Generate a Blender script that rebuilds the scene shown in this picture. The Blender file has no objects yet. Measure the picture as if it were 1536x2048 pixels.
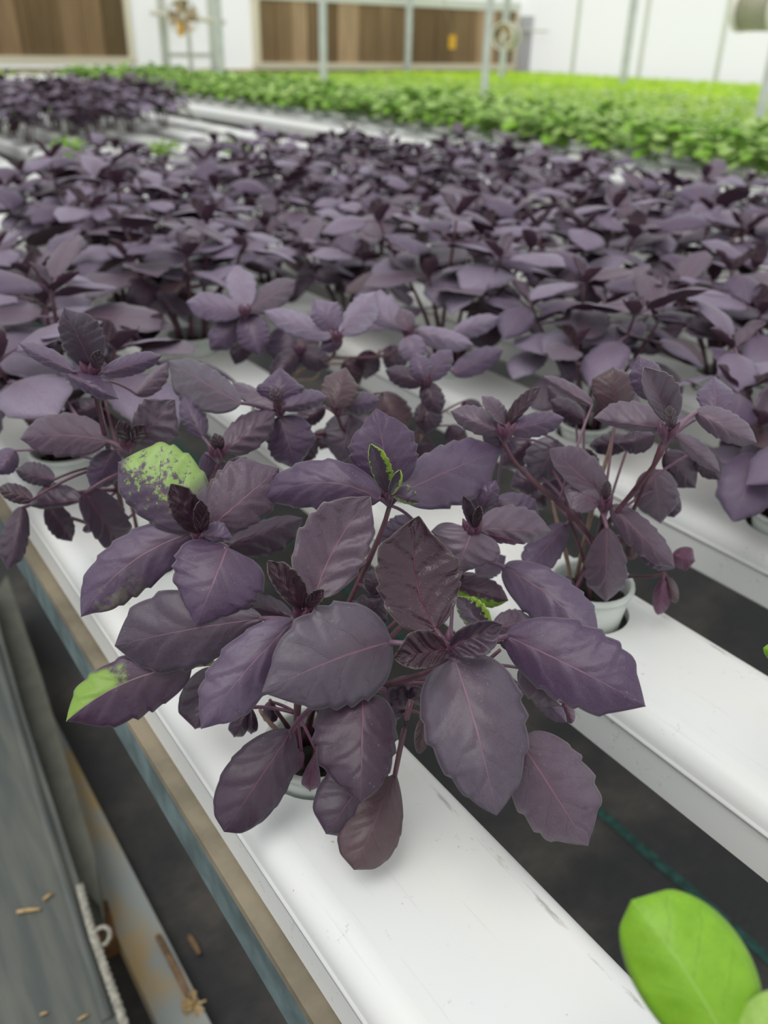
import bpy, math, random
import numpy as np
from mathutils import Vector, Matrix
random.seed(7); rng = np.random.default_rng(7)
S = bpy.context.scene; COL = S.collection

# ------------------------------------------------------------------ camera
FPX, PITCH, ROLL, PSI = 1700.0, math.atan(939/1700.0), math.radians(1.3), math.radians(35.58)
CAM = np.array([0, 0, .31])
fw = np.array([math.sin(PSI)*math.cos(PITCH), math.cos(PSI)*math.cos(PITCH), -math.sin(PITCH)])
r0 = np.array([math.cos(PSI), -math.sin(PSI), 0]); u0 = np.cross(r0, fw)
rt = math.cos(ROLL)*r0 + math.sin(ROLL)*u0; up = math.cos(ROLL)*u0 - math.sin(ROLL)*r0
cd = bpy.data.cameras.new('camera'); cam = bpy.data.objects.new('camera', cd); COL.objects.link(cam)
cam.matrix_world = Matrix(((rt[0], up[0], -fw[0], 0), (rt[1], up[1], -fw[1], 0), (rt[2], up[2], -fw[2], .31), (0, 0, 0, 1)))
cd.sensor_fit = 'VERTICAL'; cd.sensor_height = 36; cd.lens = 36*FPX/2048
cd.clip_start = .02; cd.clip_end = 200
cd.dof.use_dof = True; cd.dof.focus_distance = .362; cd.dof.aperture_fstop = 9.0
S.camera = cam
# ------------------------------------------------------------------ daylight through the white greenhouse roof, plus an added lamp behind the walls
W = bpy.data.worlds.new('daylight'); S.world = W; W.use_nodes = True
bg = W.node_tree.nodes['Background']; bg.inputs[0].default_value = (.97, .99, 1.0, 1); bg.inputs[1].default_value = .80
ld = bpy.data.lights.new('soft_sun', 'SUN'); ld.energy = 1.25; ld.angle = math.radians(40); ld.color = (1, .98, .95)
sun = bpy.data.objects.new('soft_sun', ld); COL.objects.link(sun); sun.rotation_euler = Vector((.45, .05, -1)).to_track_quat('-Z', 'Y').to_euler()
l2 = bpy.data.lights.new('wall_fill_light', 'SUN'); l2.energy = 2.15; l2.angle = math.radians(6); l2.color = (1, .98, .94)   # added lamp that brightens the translucent walls from behind, no actual sun there
wall_fill = bpy.data.objects.new('wall_fill_light', l2); COL.objects.link(wall_fill); wall_fill.rotation_euler = Vector((-.70, -.68, -.24)).to_track_quat('-Z', 'Y').to_euler()
vs = S.view_settings; vs.view_transform = 'Standard'; vs.look = 'None'; vs.gamma = 1; vs.exposure = 0.0; vs.use_curve_mapping = False

def ray(x, y): return (x-768)/FPX*rt - (y-1024)/FPX*up + fw
def atd(x, y, d): return CAM + ray(x, y)*d
def dz(x, y, z): return (z-.31)/ray(x, y)[2]
def atz(x, y, z): return atd(x, y, dz(x, y, z))
def aty(x, y, Y): return atd(x, y, Y/ray(x, y)[1])
def proj(p):
    d = np.array(p)-CAM; w = d@fw
    return 768+FPX*(d@rt)/w, 1024-FPX*(d@up)/w, w

# ------------------------------------------------------------------ object helpers
def tag(o, label=None, cat=None, group=None, kind=None):
    if label: o['label'] = label
    if cat: o['category'] = cat
    if group: o['group'] = group
    if kind: o['kind'] = kind
    return o
def link(name, me, parent=None, mw=None):
    o = bpy.data.objects.new(name, me); COL.objects.link(o)
    if parent is not None: o.parent = parent
    if mw is not None: o.matrix_local = mw
    return o
def empty(name, loc, label=None, cat=None, group=None, rz=0, sc=1):
    o = bpy.data.objects.new(name, None); COL.objects.link(o); o.location = loc; o.rotation_euler = (0, 0, rz)
    o.scale = (sc, sc, sc); o.empty_display_size = .02
    return tag(o, label, cat, group)
class MB:
    def __init__(s): s.v, s.f, s.m, s.uv, s.sm = [], [], [], [], []
    def add(s, v, f, mi=0, smooth=True, uv=None):
        n = len(s.v); s.v += [tuple(map(float, p)) for p in v]
        for q in f:
            s.f.append(tuple(n+i for i in q)); s.m.append(mi); s.sm.append(smooth)
        s.uv += list(uv) if uv is not None else [(.9, .5)]*len(v)
    def box(s, a, b, mi=0):
        (x0, y0, z0), (x1, y1, z1) = a, b
        v = [(x0,y0,z0),(x1,y0,z0),(x1,y1,z0),(x0,y1,z0),(x0,y0,z1),(x1,y0,z1),(x1,y1,z1),(x0,y1,z1)]
        s.add(v, [(3,2,1,0),(4,5,6,7),(0,1,5,4),(1,2,6,5),(2,3,7,6),(3,0,4,7)], mi, False)
    def prism(s, pts, z0, z1, mi=0):      # pts counter-clockwise
        n = len(pts); v = [(x, y, z0) for x, y in pts]+[(x, y, z1) for x, y in pts]
        f = [tuple(range(n-1, -1, -1)), tuple(range(n, 2*n))]+[(i, (i+1) % n, n+(i+1) % n, n+i) for i in range(n)]
        s.add(v, f, mi, False)
    def tube(s, pts, r, n=6, mi=0, cap=True):
        P = np.array(pts, float); r = np.broadcast_to(np.array(r, float), (len(P),)); v = []
        T = np.gradient(P, axis=0); ref = np.array([.31, .17, .93])
        for i in range(len(P)):
            t = T[i]/(np.linalg.norm(T[i])+1e-12)
            a = np.cross(t, ref)
            if np.linalg.norm(a) < .1: a = np.cross(t, [1., 0, 0])
            a /= np.linalg.norm(a); b = np.cross(t, a)
            v += [P[i]+r[i]*(a*math.cos(2*math.pi*k/n)+b*math.sin(2*math.pi*k/n)) for k in range(n)]
        f = [(i*n+k, i*n+(k+1) % n, (i+1)*n+(k+1) % n, (i+1)*n+k) for i in range(len(P)-1) for k in range(n)]
        if cap: f += [tuple(range(n-1, -1, -1)), tuple((len(P)-1)*n+k for k in range(n))]
        s.add(v, f, mi)
    def lathe(s, prof, n=32, mi=0):       # prof: list of (r, z)
        v = [(r*math.cos(2*math.pi*k/n), r*math.sin(2*math.pi*k/n), z) for r, z in prof for k in range(n)]
        f = [(i*n+k, i*n+(k+1) % n, (i+1)*n+(k+1) % n, (i+1)*n+k) for i in range(len(prof)-1) for k in range(n)]
        s.add(v, f, mi)
    def mesh(s, name, *mats):
        me = bpy.data.meshes.new(name); me.from_pydata(s.v, [], s.f)
        for m in mats: me.materials.append(m)
        me.polygons.foreach_set('material_index', s.m); me.polygons.foreach_set('use_smooth', s.sm)
        ul = me.uv_layers.new(name='UVMap'); idx = np.empty(len(me.loops), int); me.loops.foreach_get('vertex_index', idx)
        ul.data.foreach_set('uv', np.array(s.uv, float)[idx].ravel()); me.update()
        return me
    def obj(s, name, mats, parent=None, mw=None):
        return link(name, s.mesh(name, *(mats if isinstance(mats, (list, tuple)) else [mats])), parent, mw)

# ------------------------------------------------------------------ materials
def srgb(r, g, b):
    return tuple(((c/255)/12.92 if c <= 10 else ((c/255+.055)/1.055)**2.4) for c in (r, g, b))+(1,)
class NT:
    def __init__(s, name):
        s.mat = bpy.data.materials.new(name); s.mat.use_nodes = True; s.t = s.mat.node_tree; s.N = s.t.nodes
        s.b = s.N['Principled BSDF']
    def n(s, typ, **k):
        o = s.N.new('ShaderNode'+typ)
        for a, v in k.items(): setattr(o, a, v)
        return o
    def put(s, sock, v):
        if isinstance(v, bpy.types.NodeSocket): s.t.links.new(v, sock)
        elif isinstance(v, (tuple, list)) and sock.type == 'RGBA' and len(v) == 3: sock.default_value = (*v, 1)
        else: sock.default_value = v
    def m(s, op, a, b=0.0, c=0.0):
        o = s.n('Math', operation=op); s.put(o.inputs[0], a); s.put(o.inputs[1], b); s.put(o.inputs[2], c); return o.outputs[0]
    def mix(s, f, a, b):
        o = s.n('Mix', data_type='RGBA'); s.put(o.inputs[0], f); s.put(o.inputs[6], a); s.put(o.inputs[7], b); return o.outputs[2]
    def step(s, x, lo, hi, a=0.0, b=1.0):
        o = s.n('MapRange', interpolation_type='SMOOTHSTEP'); s.put(o.inputs[0], x)
        for i, v in enumerate((lo, hi, a, b)): s.put(o.inputs[i+1], v)
        return o.outputs[0]
    def coord(s, out='Object'): return s.n('TexCoord').outputs[out]
    def noise(s, vec, scale, detail=3.0, rough=.55, out=0):
        o = s.n('TexNoise'); s.put(o.inputs['Vector'], vec); o.inputs['Scale'].default_value = scale
        o.inputs['Detail'].default_value = detail; o.inputs['Roughness'].default_value = rough; return o.outputs[out]
    def mapv(s, vec, sc): 
        o = s.n('Mapping'); s.put(o.inputs[0], vec); o.inputs['Scale'].default_value = sc; return o.outputs[0]
    def bump(s, h, strength, dist):
        o = s.n('Bump'); s.put(o.inputs['Height'], h); o.inputs['Strength'].default_value = strength; o.inputs['Distance'].default_value = dist
        s.put(s.b.inputs['Normal'], o.outputs[0])
    def set(s, **k):
        for a, v in k.items(): s.put(s.b.inputs[a.replace('_', ' ')], v)
        return s.mat

def simple(name, col, rough=.5, var=.0, scale=20, metal=0.0, spec=.5):
    t = NT(name)
    c = col
    if var:
        f = t.step(t.noise(t.coord(), scale, 5), .3, .7)
        c = t.mix(f, tuple(v*(1-var) for v in col[:3]), tuple(min(1, v*(1+var)) for v in col[:3]))
    return t.set(Base_Color=c, Roughness=rough, Metallic=metal, Specular_IOR_Level=spec)

def leaf_mat(name, ca, cb, vein, rim, mode=None, rough=.43, spec=.55, quilt=.22, specks=True, green=(.20, .34, .04), trans=0.0, sheen=.16):
    t = NT(name)
    uv = t.n('SeparateXYZ'); t.t.links.new(t.coord('UV'), uv.inputs[0])
    U, V = uv.outputs[0], uv.outputs[1]
    oc = t.coord(); rnd = t.n('ObjectInfo').outputs['Random']
    nz = t.noise(oc, 55, 4); nf = t.noise(oc, 240, 4)
    sv = t.m('MULTIPLY', t.m('SUBTRACT', V, .5), 2.0)
    a = t.m('ABSOLUTE', sv)
    col = t.mix(t.step(t.m('ADD', nz, t.m('MULTIPLY', t.m('SUBTRACT', rnd, .5), .5)), .25, .75), ca, cb)
    col = t.mix(t.m('MULTIPLY', t.step(nf, .35, .75), .25), col, tuple(v*.55 for v in cb[:3]))
    gr = t.noise(oc, 1500, 2)
    col = t.mix(t.m('MULTIPLY', t.step(gr, .35, .7), .22), col, tuple(min(1, v*1.45) for v in cb[:3]))
    col = t.mix(t.m('MULTIPLY', t.m('MULTIPLY', t.step(a, .75, .0), t.step(U, .75, .05)), .38), col, tuple(v*.42 for v in vein[:3]) if not trans else ca)
    # side veins curve forward from the midrib
    side = t.m('MULTIPLY', t.step(sv, -.01, .01), .45)
    ph = t.m('ADD', t.m('SUBTRACT', t.m('MULTIPLY', U, 4.2), t.m('MULTIPLY', t.m('POWER', a, .8), 1.25)), t.m('ADD', side, t.m('MULTIPLY', nz, 1.1)))
    d = t.m('ABSOLUTE', t.m('SUBTRACT', t.m('FRACT', ph), .5))
    fade = t.step(a, .95, .6)
    sidev = t.m('MULTIPLY', t.m('MULTIPLY', t.step(d, .032, .008), fade), t.step(nf, .25, .6))
    midw = t.m('MULTIPLY_ADD', U, -.024, .032)
    midv = t.step(t.m('DIVIDE', a, midw), 1.0, .45)
    col = t.mix(t.m('MULTIPLY', sidev, .42), col, tuple(v*.45 for v in ca[:3]))
    mask = None
    if mode == 'half':
        mask = t.m('MULTIPLY', t.step(t.m('ADD', sv, t.m('MULTIPLY', nf, .05)), .0, .02), t.step(t.m('ADD', U, t.m('MULTIPLY', t.m('SUBTRACT', nf, .5), .5)), .34, .5))
        mask = t.m('MULTIPLY', mask, t.step(t.m('SUBTRACT', t.m('ADD', a, t.m('MULTIPLY', nf, .25)), U), .62, .4))
    elif mode == 'blotch':
        big = t.noise(t.mapv(oc, (1, 1, 1)), 330, 6, .7)
        mask = t.step(t.m('ADD', t.m('ADD', big, t.m('MULTIPLY', sv, .16)), t.m('MULTIPLY', sidev, -.12)), .47, .58)
        mask = t.m('MULTIPLY', mask, t.step(U, .12, .3)); mask = t.m('MULTIPLY', mask, t.step(U, .97, .82))
    elif mode == 'edge':
        mask = t.step(t.m('ADD', t.m('ADD', a, t.m('MULTIPLY', sv, .28)), t.m('MULTIPLY', t.m('SUBTRACT', t.noise(oc, 420, 5, .7), .5), 1.9)), .78, .90)
    elif mode == 'base_patch':
        mask = t.m('MULTIPLY', t.step(t.m('ADD', t.noise(oc, 260, 6, .7), t.m('MULTIPLY', sv, .5)), .68, .74), .9)
    elif mode == 'tan_patch':
        mask = t.m('MULTIPLY', t.step(t.m('SUBTRACT', t.noise(oc, 260, 6, .7), t.m('MULTIPLY', sv, .20)), .52, .74), t.step(U, .3, .5)); mask = t.m('MULTIPLY', mask, .6)
    if mask is not None: col = t.mix(mask, col, green)
    col = t.mix(t.m('MULTIPLY', midv, t.m('MULTIPLY_ADD', U, -.35, .85)), col, vein)
    col = t.mix(t.m('MULTIPLY', t.step(a, .955, .995), .55), col, rim)
    if specks:
        vo = t.n('TexVoronoi'); t.t.links.new(oc, vo.inputs['Vector']); vo.inputs['Scale'].default_value = 420
        sp = t.m('MULTIPLY', t.step(vo.outputs['Distance'], .12, .05), t.step(t.noise(oc, 60, 1), .52, .62))
        col = t.mix(t.m('MULTIPLY', sp, .4), col, (.45, .42, .45))
    t.set(Base_Color=col, Roughness=rough, Specular_IOR_Level=spec, Sheen_Weight=sheen, Sheen_Roughness=.45, Sheen_Tint=(.85, .80, 1.0))
    h = t.m('ADD', t.m('MULTIPLY', t.m('SUBTRACT', 1.0, t.step(d, .3, .0)), 1.0), t.m('MULTIPLY', t.m('ADD', nf, t.m('MULTIPLY', gr, .5)), .35))
    h = t.m('SUBTRACT', h, t.m('MULTIPLY', midv, .8))
    t.bump(h, quilt, .0012)
    if trans:
        tr = t.n('BsdfTranslucent'); t.put(tr.inputs[0], t.mix(.5, col, tuple(min(1, v*1.8) for v in ca[:3])))
        ms = t.n('MixShader'); ms.inputs[0].default_value = trans
        t.t.links.new(t.b.outputs[0], ms.inputs[1]); t.t.links.new(tr.outputs[0], ms.inputs[2])
        t.t.links.new(ms.outputs[0], t.N['Material Output'].inputs[0])
    return t.mat

VEIN = (.21, .095, .15); RIM = (.20, .19, .17)
M = {}
M['purple'] = leaf_mat('purple_leaf', (.070, .037, .082), (.104, .070, .124), VEIN, RIM)
M['blue'] = leaf_mat('slate_purple_leaf', (.064, .043, .068), (.092, .072, .100), VEIN, RIM)
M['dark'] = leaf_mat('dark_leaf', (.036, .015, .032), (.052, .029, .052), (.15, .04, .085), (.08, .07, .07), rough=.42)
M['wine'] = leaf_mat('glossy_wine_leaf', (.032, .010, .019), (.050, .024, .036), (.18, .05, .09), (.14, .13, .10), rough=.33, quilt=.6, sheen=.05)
M['mauve'] = leaf_mat('mauve_leaf', (.088, .052, .082), (.128, .092, .128), (.25, .11, .16), (.22, .21, .16))
M['bronze'] = leaf_mat('bronze_leaf', (.066, .030, .040), (.092, .054, .062), (.13, .045, .065), (.16, .16, .07))
M['magenta'] = leaf_mat('magenta_leaf', (.095, .024, .062), (.12, .04, .085), (.2, .05, .1), (.11, .04, .07), specks=False)
M['lilac'] = leaf_mat('lilac_leaf', (.155, .110, .178), (.228, .184, .258), VEIN, RIM)
M['half'] = leaf_mat('half_green_leaf', (.060, .026, .060), (.074, .040, .076), (.32, .22, .22), RIM, 'half')
M['blotch'] = leaf_mat('green_blotched_leaf', (.075, .045, .075), (.09, .06, .10), VEIN, (.2, .24, .1), 'blotch', green=(.26, .40, .10))
M['edge'] = leaf_mat('green_edged_leaf', (.055, .035, .06), (.07, .05, .08), VEIN, (.25, .4, .05), 'edge', green=(.27, .42, .05))
M['patch'] = leaf_mat('green_patched_leaf', (.05, .02, .042), (.07, .03, .05), VEIN, RIM, 'base_patch', green=(.20, .38, .02))
M['tanp'] = leaf_mat('tan_patched_leaf', (.088, .052, .105), (.11, .075, .135), (.28, .15, .18), RIM, 'tan_patch', green=(.19, .18, .11))
M['under'] = simple('leaf_underside', (.085, .040, .062, 1), .6, .25, 120)
M['green'] = leaf_mat('green_basil_leaf', (.22, .48, .018), (.32, .60, .035), (.42, .66, .14), (.30, .52, .06), quilt=.06, rough=.42, specks=False, trans=.3)
M['green_mid'] = leaf_mat('mid_green_leaf', (.35, .58, .09), (.58, .80, .24), (.50, .72, .28), (.22, .42, .08), quilt=.06, rough=.5, specks=False, trans=.3)
M['green_under'] = simple('green_leaf_underside', (.26, .46, .10, 1), .6, .15, 80)
M['stem'] = simple('purple_stem', (.105, .043, .060, 1), .45, .45, 60)
M['stem_pale'] = simple('pale_woody_stem', (.26, .17, .13, 1), .55, .4, 70)
M['stem_green'] = simple('green_stem', (.30, .45, .12, 1), .5, .2, 60)
M['soil'] = simple('dark_rooting_plug', (.012, .011, .008, 1), .9, .7, 160)
M['pot'] = (lambda t: t.set(Base_Color=t.mix(t.m('MULTIPLY', t.step(t.noise(t.mapv(t.coord(), (1, 1, 2.5)), 45, 4), .5, .68), .55), (.74, .78, .73), (.40, .52, .46)), Roughness=.35))(NT('white_net_pot_plastic'))

def channel_mat():
    t = NT('white_channel_plastic'); oc = t.coord(); s = t.n('SeparateXYZ'); t.t.links.new(oc, s.inputs[0])
    col = t.mix(t.step(t.noise(t.mapv(oc, (6, 3, 6)), 1.5, 4), .35, .7), (.80, .82, .81), (.83, .81, .755))
    st = t.noise(t.mapv(oc, (260, 9, 60)), 1.0, 4, .65)                         # long scuffs
    col = t.mix(t.m('MULTIPLY', t.step(st, .60, .74), .16), col, (.30, .28, .24))
    band = t.m('MULTIPLY', t.step(t.m('ABSOLUTE', t.m('SUBTRACT', s.outputs[0], .0355)), .0022, .0004), t.step(t.noise(t.mapv(oc, (200, 45, 1)), 1.0, 5, .7), .50, .66))
    col = t.mix(t.m('MULTIPLY', band, .55), col, (.20, .18, .14))
    vo = t.n('TexVoronoi'); t.t.links.new(oc, vo.inputs['Vector']); vo.inputs['Scale'].default_value = 240
    sp = t.m('MULTIPLY', t.step(vo.outputs['Distance'], .13, .05), t.step(t.noise(oc, 26, 3), .54, .68))
    sm = t.m('MULTIPLY', t.step(t.noise(oc, 210, 5, .7), .585, .70), t.step(t.noise(oc, 30, 2), .55, .66))
    col = t.mix(t.m('MULTIPLY', t.m('MAXIMUM', sp, t.m('MULTIPLY', sm, .8)), .6), col, (.13, .12, .10))
    return t.set(Base_Color=col, Roughness=.34, Specular_IOR_Level=.4)
M['white'] = channel_mat()
def weave():
    t = NT('black_weed_mat'); oc = t.coord()
    c = t.mix(t.step(t.noise(oc, 5, 6, .65), .42, .72), (.036, .038, .039), (.12, .105, .09))
    c = t.mix(t.m('MULTIPLY', t.step(t.noise(t.mapv(oc, (40, 900, 40)), 1, 2), .35, .7), .4), c, (.012, .013, .013))
    t.set(Base_Color=c, Roughness=.7); return t.mat
M['mat'] = weave()
M['mat_line'] = simple('green_mat_stripe', (.018, .075, .062, 1), .7, .5, 90)
M['tan_rail'] = simple('weathered_rail_top', srgb(138, 128, 108), .6, .25, 30)
M['zinc'] = simple('blue_grey_zinc', srgb(104, 122, 124), .45, .35, 34)
M['slab'] = (lambda t: t.set(Base_Color=t.mix(t.step(t.noise(t.mapv(t.coord(), (60, 5, 60)), 1, 5), .35, .7), srgb(84, 90, 88), srgb(108, 110, 102)), Roughness=.62))(NT('grey_coated_board'))
M['bar'] = simple('grey_green_steel', srgb(112, 114, 102), .55, .2, 22)
M['board'] = (lambda t: t.set(Base_Color=t.mix(t.step(t.noise(t.coord(), 9, 3), .42, .62), srgb(168, 174, 170), srgb(190, 166, 122)), Roughness=.65))(NT('pale_weathered_board'))
M['rust'] = simple('rusty_steel', srgb(120, 86, 52), .8, .5, 40)
M['rope'] = simple('grey_rope', srgb(165, 162, 150), .8, .3, 200)
M['straw'] = simple('dry_straw', srgb(196, 168, 120), .8, .3, 150)
M['straw_dark'] = simple('dry_brown_stalk', srgb(140, 112, 84), .8, .3, 150)
M['galv'] = simple('galvanized_post', srgb(200, 205, 200), .4, .1, 6)
M['wall'] = simple('white_translucent_panel', (.84, .85, .84, 1), .5, .03, 1.2)
M['wall_frame'] = simple('pale_wall_frame', srgb(222, 226, 214), .5)
M['cream'] = simple('cream_pad_frame', srgb(238, 228, 202), .5)
M['plinth'] = simple('plinth_block', srgb(214, 196, 160), .7, .08, 3)
def padmat(n, c):
    t = NT('cooling_pad_'+n); q = srgb(*c); f = t.step(t.noise(t.mapv(t.coord(), (30, 30, 1.2)), 1, 4), .3, .7)
    return t.set(Base_Color=t.mix(f, tuple(v*.78 for v in q[:3]), tuple(v*1.15 for v in q[:3])), Roughness=.85)
PADS = [padmat(n, c) for n, c in (('umber', (122, 98, 68)), ('brown', (140, 114, 82)), ('tan', (190, 160, 126)), ('dark', (110, 90, 62)), ('russet', (150, 122, 90)))]
M['fan'] = simple('fan_housing_grey', srgb(160, 160, 134), .5)
M['fan_rim'] = simple('fan_rim_white', srgb(232, 228, 212), .5)
M['fan_blade'] = simple('fan_blade_tan', srgb(236, 212, 176), .5)
M['yellow'] = simple('yellow_card', srgb(226, 172, 44), .6)
M['wire'] = simple('thin_wire', srgb(150, 140, 120), .5)

t_ = NT('translucent_white_sheet'); t_.set(Base_Color=(.86, .87, .86), Roughness=.5)
tr_ = t_.n('BsdfTranslucent'); tr_.inputs[0].default_value = (.88, .89, .87, 1); ms_ = t_.n('MixShader'); ms_.inputs[0].default_value = .5
t_.t.links.new(t_.b.outputs[0], ms_.inputs[1]); t_.t.links.new(tr_.outputs[0], ms_.inputs[2]); t_.t.links.new(ms_.outputs[0], t_.N['Material Output'].inputs[0]); M['sheet'] = t_.mat
# ------------------------------------------------------------------ setting: floor, walls
FZ = -.60
YW = 14.0; XC = .926*YW
b = MB(); b.box((-9, -3, FZ-.05), (XC+.2, YW+.3, FZ))
floor = b.obj('floor', M['mat']); tag(floor, 'black woven weed mat covering the greenhouse floor', None, None, 'structure')
for x in (.715, 1.37, 2.02):
    b = MB(); b.box((x, -1, FZ+.0005), (x+.014, 9, FZ+.0015)); b.obj('stripe', M['mat_line'], floor)

WT = 6.0
b = MB(); b.add([(XC, -4, FZ), (XC, YW, FZ), (XC, YW, WT), (XC, -4, WT)], [(0, 1, 2, 3)]); wr = b.obj('wall_right', M['sheet']); tag(wr, 'white translucent greenhouse side wall', None, None, 'structure')
for y in np.arange(-1.5, YW, 1.55):
    b = MB(); b.box((XC-.05, y-.03, FZ), (XC-.0, y+.03, WT)); b.obj('stud', M['wall_frame'], wr)
b = MB(); b.add([(-9, YW, FZ), (XC, YW, FZ), (XC, YW, WT), (-9, YW, WT)], [(0, 1, 2, 3)]); wb = b.obj('wall_back', M['sheet']); tag(wb, 'white greenhouse end wall behind the cooling pads', None, None, 'structure')
# cooling pads in the end wall
def padbank(x0p, x1p, ybot, z1, label):
    X0, X1 = aty(x0p, ybot, YW)[0], aty(x1p, ybot, YW)[0]; z0 = aty((x0p+x1p)/2, ybot, YW)[2]
    root = empty('cooling_pad', ((X0+X1)/2, YW, z0), label, 'cooling pad')
    ox = (X0+X1)/2
    b = MB(); b.box((X0-ox-.1, -.16, -.10), (X1-ox+.1, 0, 0)); b.obj('gutter', M['cream'], root)
    b = MB(); b.box((X0-ox-.1, -.13, z1-z0), (X1-ox+.1, 0, z1-z0+.14)); b.obj('top_rail', M['wall_frame'], root)
    for s in (X0-ox-.08, X1-ox): 
        b = MB(); b.box((s, -.14, 0), (s+.08, 0, z1-z0)); b.obj('side_frame', M['cream'], root)
    x = X0-ox; i = 0
    while x < X1-ox-.02:
        w = min(random.choice((.3, .3, .10, .16, .42)), X1-ox-x)
        b = MB(); b.box((x+.004, -.10-.012*(i % 2), 0), (x+w-.004, -.01, z1-z0)); b.obj('pad_panel', random.choice(PADS), root)
        x += w; i += 1
    return root, z0
padbank(-420, 252, 110, 2.4, 'brown cooling pad bank with cream frame in the left of end wall')
_, pz = padbank(515, 1016, 126, aty(1000, 22, YW)[2], 'longer brown cooling pad bank under a white top rail, reaching the corner')
b = MB(); b.box((-9, YW-.06, FZ), (XC, YW, pz-.1)); tag(b.obj('trim_1', M['plinth']), 'pale block plinth below the cooling pads', None, None, 'structure')
# white double door between the pads, and a narrow door by the corner
dx0, dx1 = aty(330, 125, YW)[0], aty(425, 125, YW)[0]
b = MB(); b.box((dx0-.06, YW-.06, FZ), (dx0, YW-.01, 2.06)); b.box((dx1, YW-.06, FZ), (dx1+.06, YW-.01, 2.06)); b.box((dx0, YW-.06, 2.0), (dx1, YW-.01, 2.06)); d1 = b.obj('door_1', M['wall_frame']); tag(d1, 'white door in the end wall between the pads', None, None, 'structure')
for x in (dx0, (dx0+dx1)/2-.03, dx1-.06):
    b = MB(); b.box((x, YW-.08, FZ), (x+.06, YW-.05, 2.0)); b.obj('door_stile', M['wall_frame'], d1)
for z in (.05, 1.0, 1.95):
    b = MB(); b.box((dx0, YW-.07, z), (dx1, YW-.05, z+.06)); b.obj('door_rail', M['wall_frame'], d1)
def atx(x, y, X): return atd(x, y, X/ray(x, y)[0])
ya, yb = atx(1064, 100, XC)[1], atx(1036, 100, XC)[1]; zt_ = atx(1050, 32, XC)[2]
b = MB(); b.box((XC-.06, ya, FZ), (XC-.01, yb, zt_)); d2 = b.obj('door_2', simple('lavender_white_door', srgb(206, 206, 214), .5)); tag(d2, 'narrow pale door in the side wall near the corner', None, None, 'structure')
b = MB(); b.tube([(XC-.1, ya-.5, .55), (XC-.1, yb, .57)], .02); b.obj('door_bar', M['wall_frame'], d2)

# ------------------------------------------------------------------ posts and fans
def post(px, py, lean, t, r, label, top=5.0, square=False):
    p = atd(px, py, t)
    z0 = -.3
    b = MB()
    if square: b.box((-r, -r, 0), (r, r, top-z0))
    else: b.lathe([(r, 0), (r, top-z0)], 12)
    root = empty('roof_post', (p[0], p[1], z0), label, 'post')
    b.obj('shaft', M['galv'], root)
    b = MB(); b.box((-r*1.7, -r*1.7, 0), (r*1.7, r*1.7, .012)); b.obj('foot_plate', M['galv'], root)
    return p
P = {}
for key, px, py, t, r, lab in (
    ('a', 293, 135, 13.2, .055, 'leftmost white post, close to the end wall'),
    ('b', 443, 148, 11.0, .050, 'slim post right of the round fan with the cross bar'),
    ('c', 647, 163, 9.0, .040, 'grey post in front of the left part of the long cooling pad'),
    ('d', 968, 185, 7.6, .034, 'grey post in front of the right end of the long cooling pad'),
    ('e', 815, 140, 15.0, .060, 'pale post against the middle of the long cooling pad'),
    ('f', 1003, 152, 13.0, .055, 'pale post beside the small fan in the corner'),
    ('g', 1246, 164, 12.0, .055, 'pale post right of the corner, before the white side wall'),
    ('h', 1521, 226, 6.2, .033, 'thick grey post at the right rim of the picture, nearest to the camera')):
    P[key] = post(px, py, 0, t, r, lab)
def fan(px, py, t, R, yaw, L, label):
    p = atd(px, py, t); root = empty('circulation_fan', p, label, 'fan')
    root.rotation_euler = (0, 0, yaw)
    rot = Matrix.Rotation(math.pi/2, 4, 'X')
    b = MB(); b.lathe([(R*.97, L*.5), (R, L*.5), (R, -L*.5), (R*.97, -L*.5), (R*.97, L*.5)], 40); b.obj('housing', M['fan'], root, rot)
    for s in (-1, 1):
        b = MB(); b.lathe([(R*.97, s*L*.5-.02), (R*1.10, s*L*.5-.02), (R*1.10, s*L*.5+.02), (R*.97, s*L*.5+.02), (R*.97, s*L*.5-.02)], 40); b.obj('rim', M['fan_rim'], root, rot)
    for q in (-.28, -.1, .08, .26):
        b = MB(); b.lathe([(R, q*L-.008), (R*1.035, q*L-.005), (R*1.035, q*L+.005), (R, q*L+.008)], 40); b.obj('rib', M['fan'], root, rot)
    b = MB(); b.lathe([(.001, .09), (R*.22, .09), (R*.24, -.09), (.001, -.09)], 20); b.obj('motor', M['fan_rim'], root, rot)
    for k in range(4):
        b = MB(); n = 6
        v, f = [], []
        for i in range(n+1):
            q = i/n; rr = R*(.2+.72*q); w = R*(.34+.34*q)
            v += [(-w*.6, rr, .06), (w, rr, -.06), (-w*.6, rr, .052), (w, rr, -.068)]
        for i in range(n):
            o = 4*i; f += [(o, o+1, o+5, o+4), (o+3, o+2, o+6, o+7), (o+1, o+3, o+7, o+5), (o+2, o, o+4, o+6)]
        b.add(v, f); b.obj('blade', M['fan_blade'], root, rot @ Matrix.Rotation(k*math.pi/2+.3, 4, 'Z'))
    b = MB(); b.tube([(0, 0, R), (0, 0, R+1.6)], .018); b.obj('hanger', M['galv'], root)
    return p, root
fp, fr = fan(366, 33, 12.6, .215, math.radians(-24), .26, 'round fan on a cross bar before the white end wall')
b = MB(); b.tube([(-.47, .06, .04), (.62, .06, -.06)], .035, 8); b.obj('cross_bar', M['fan_rim'], fr)
b = MB(); b.box((-.09, -.20, -.26), (-.02, -.17, -.08)); b.obj('tag', M['yellow'], fr)
fan(1012, 72, 12.2, .16, math.radians(-70), .2, 'small pale fan near the corner post')
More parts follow.
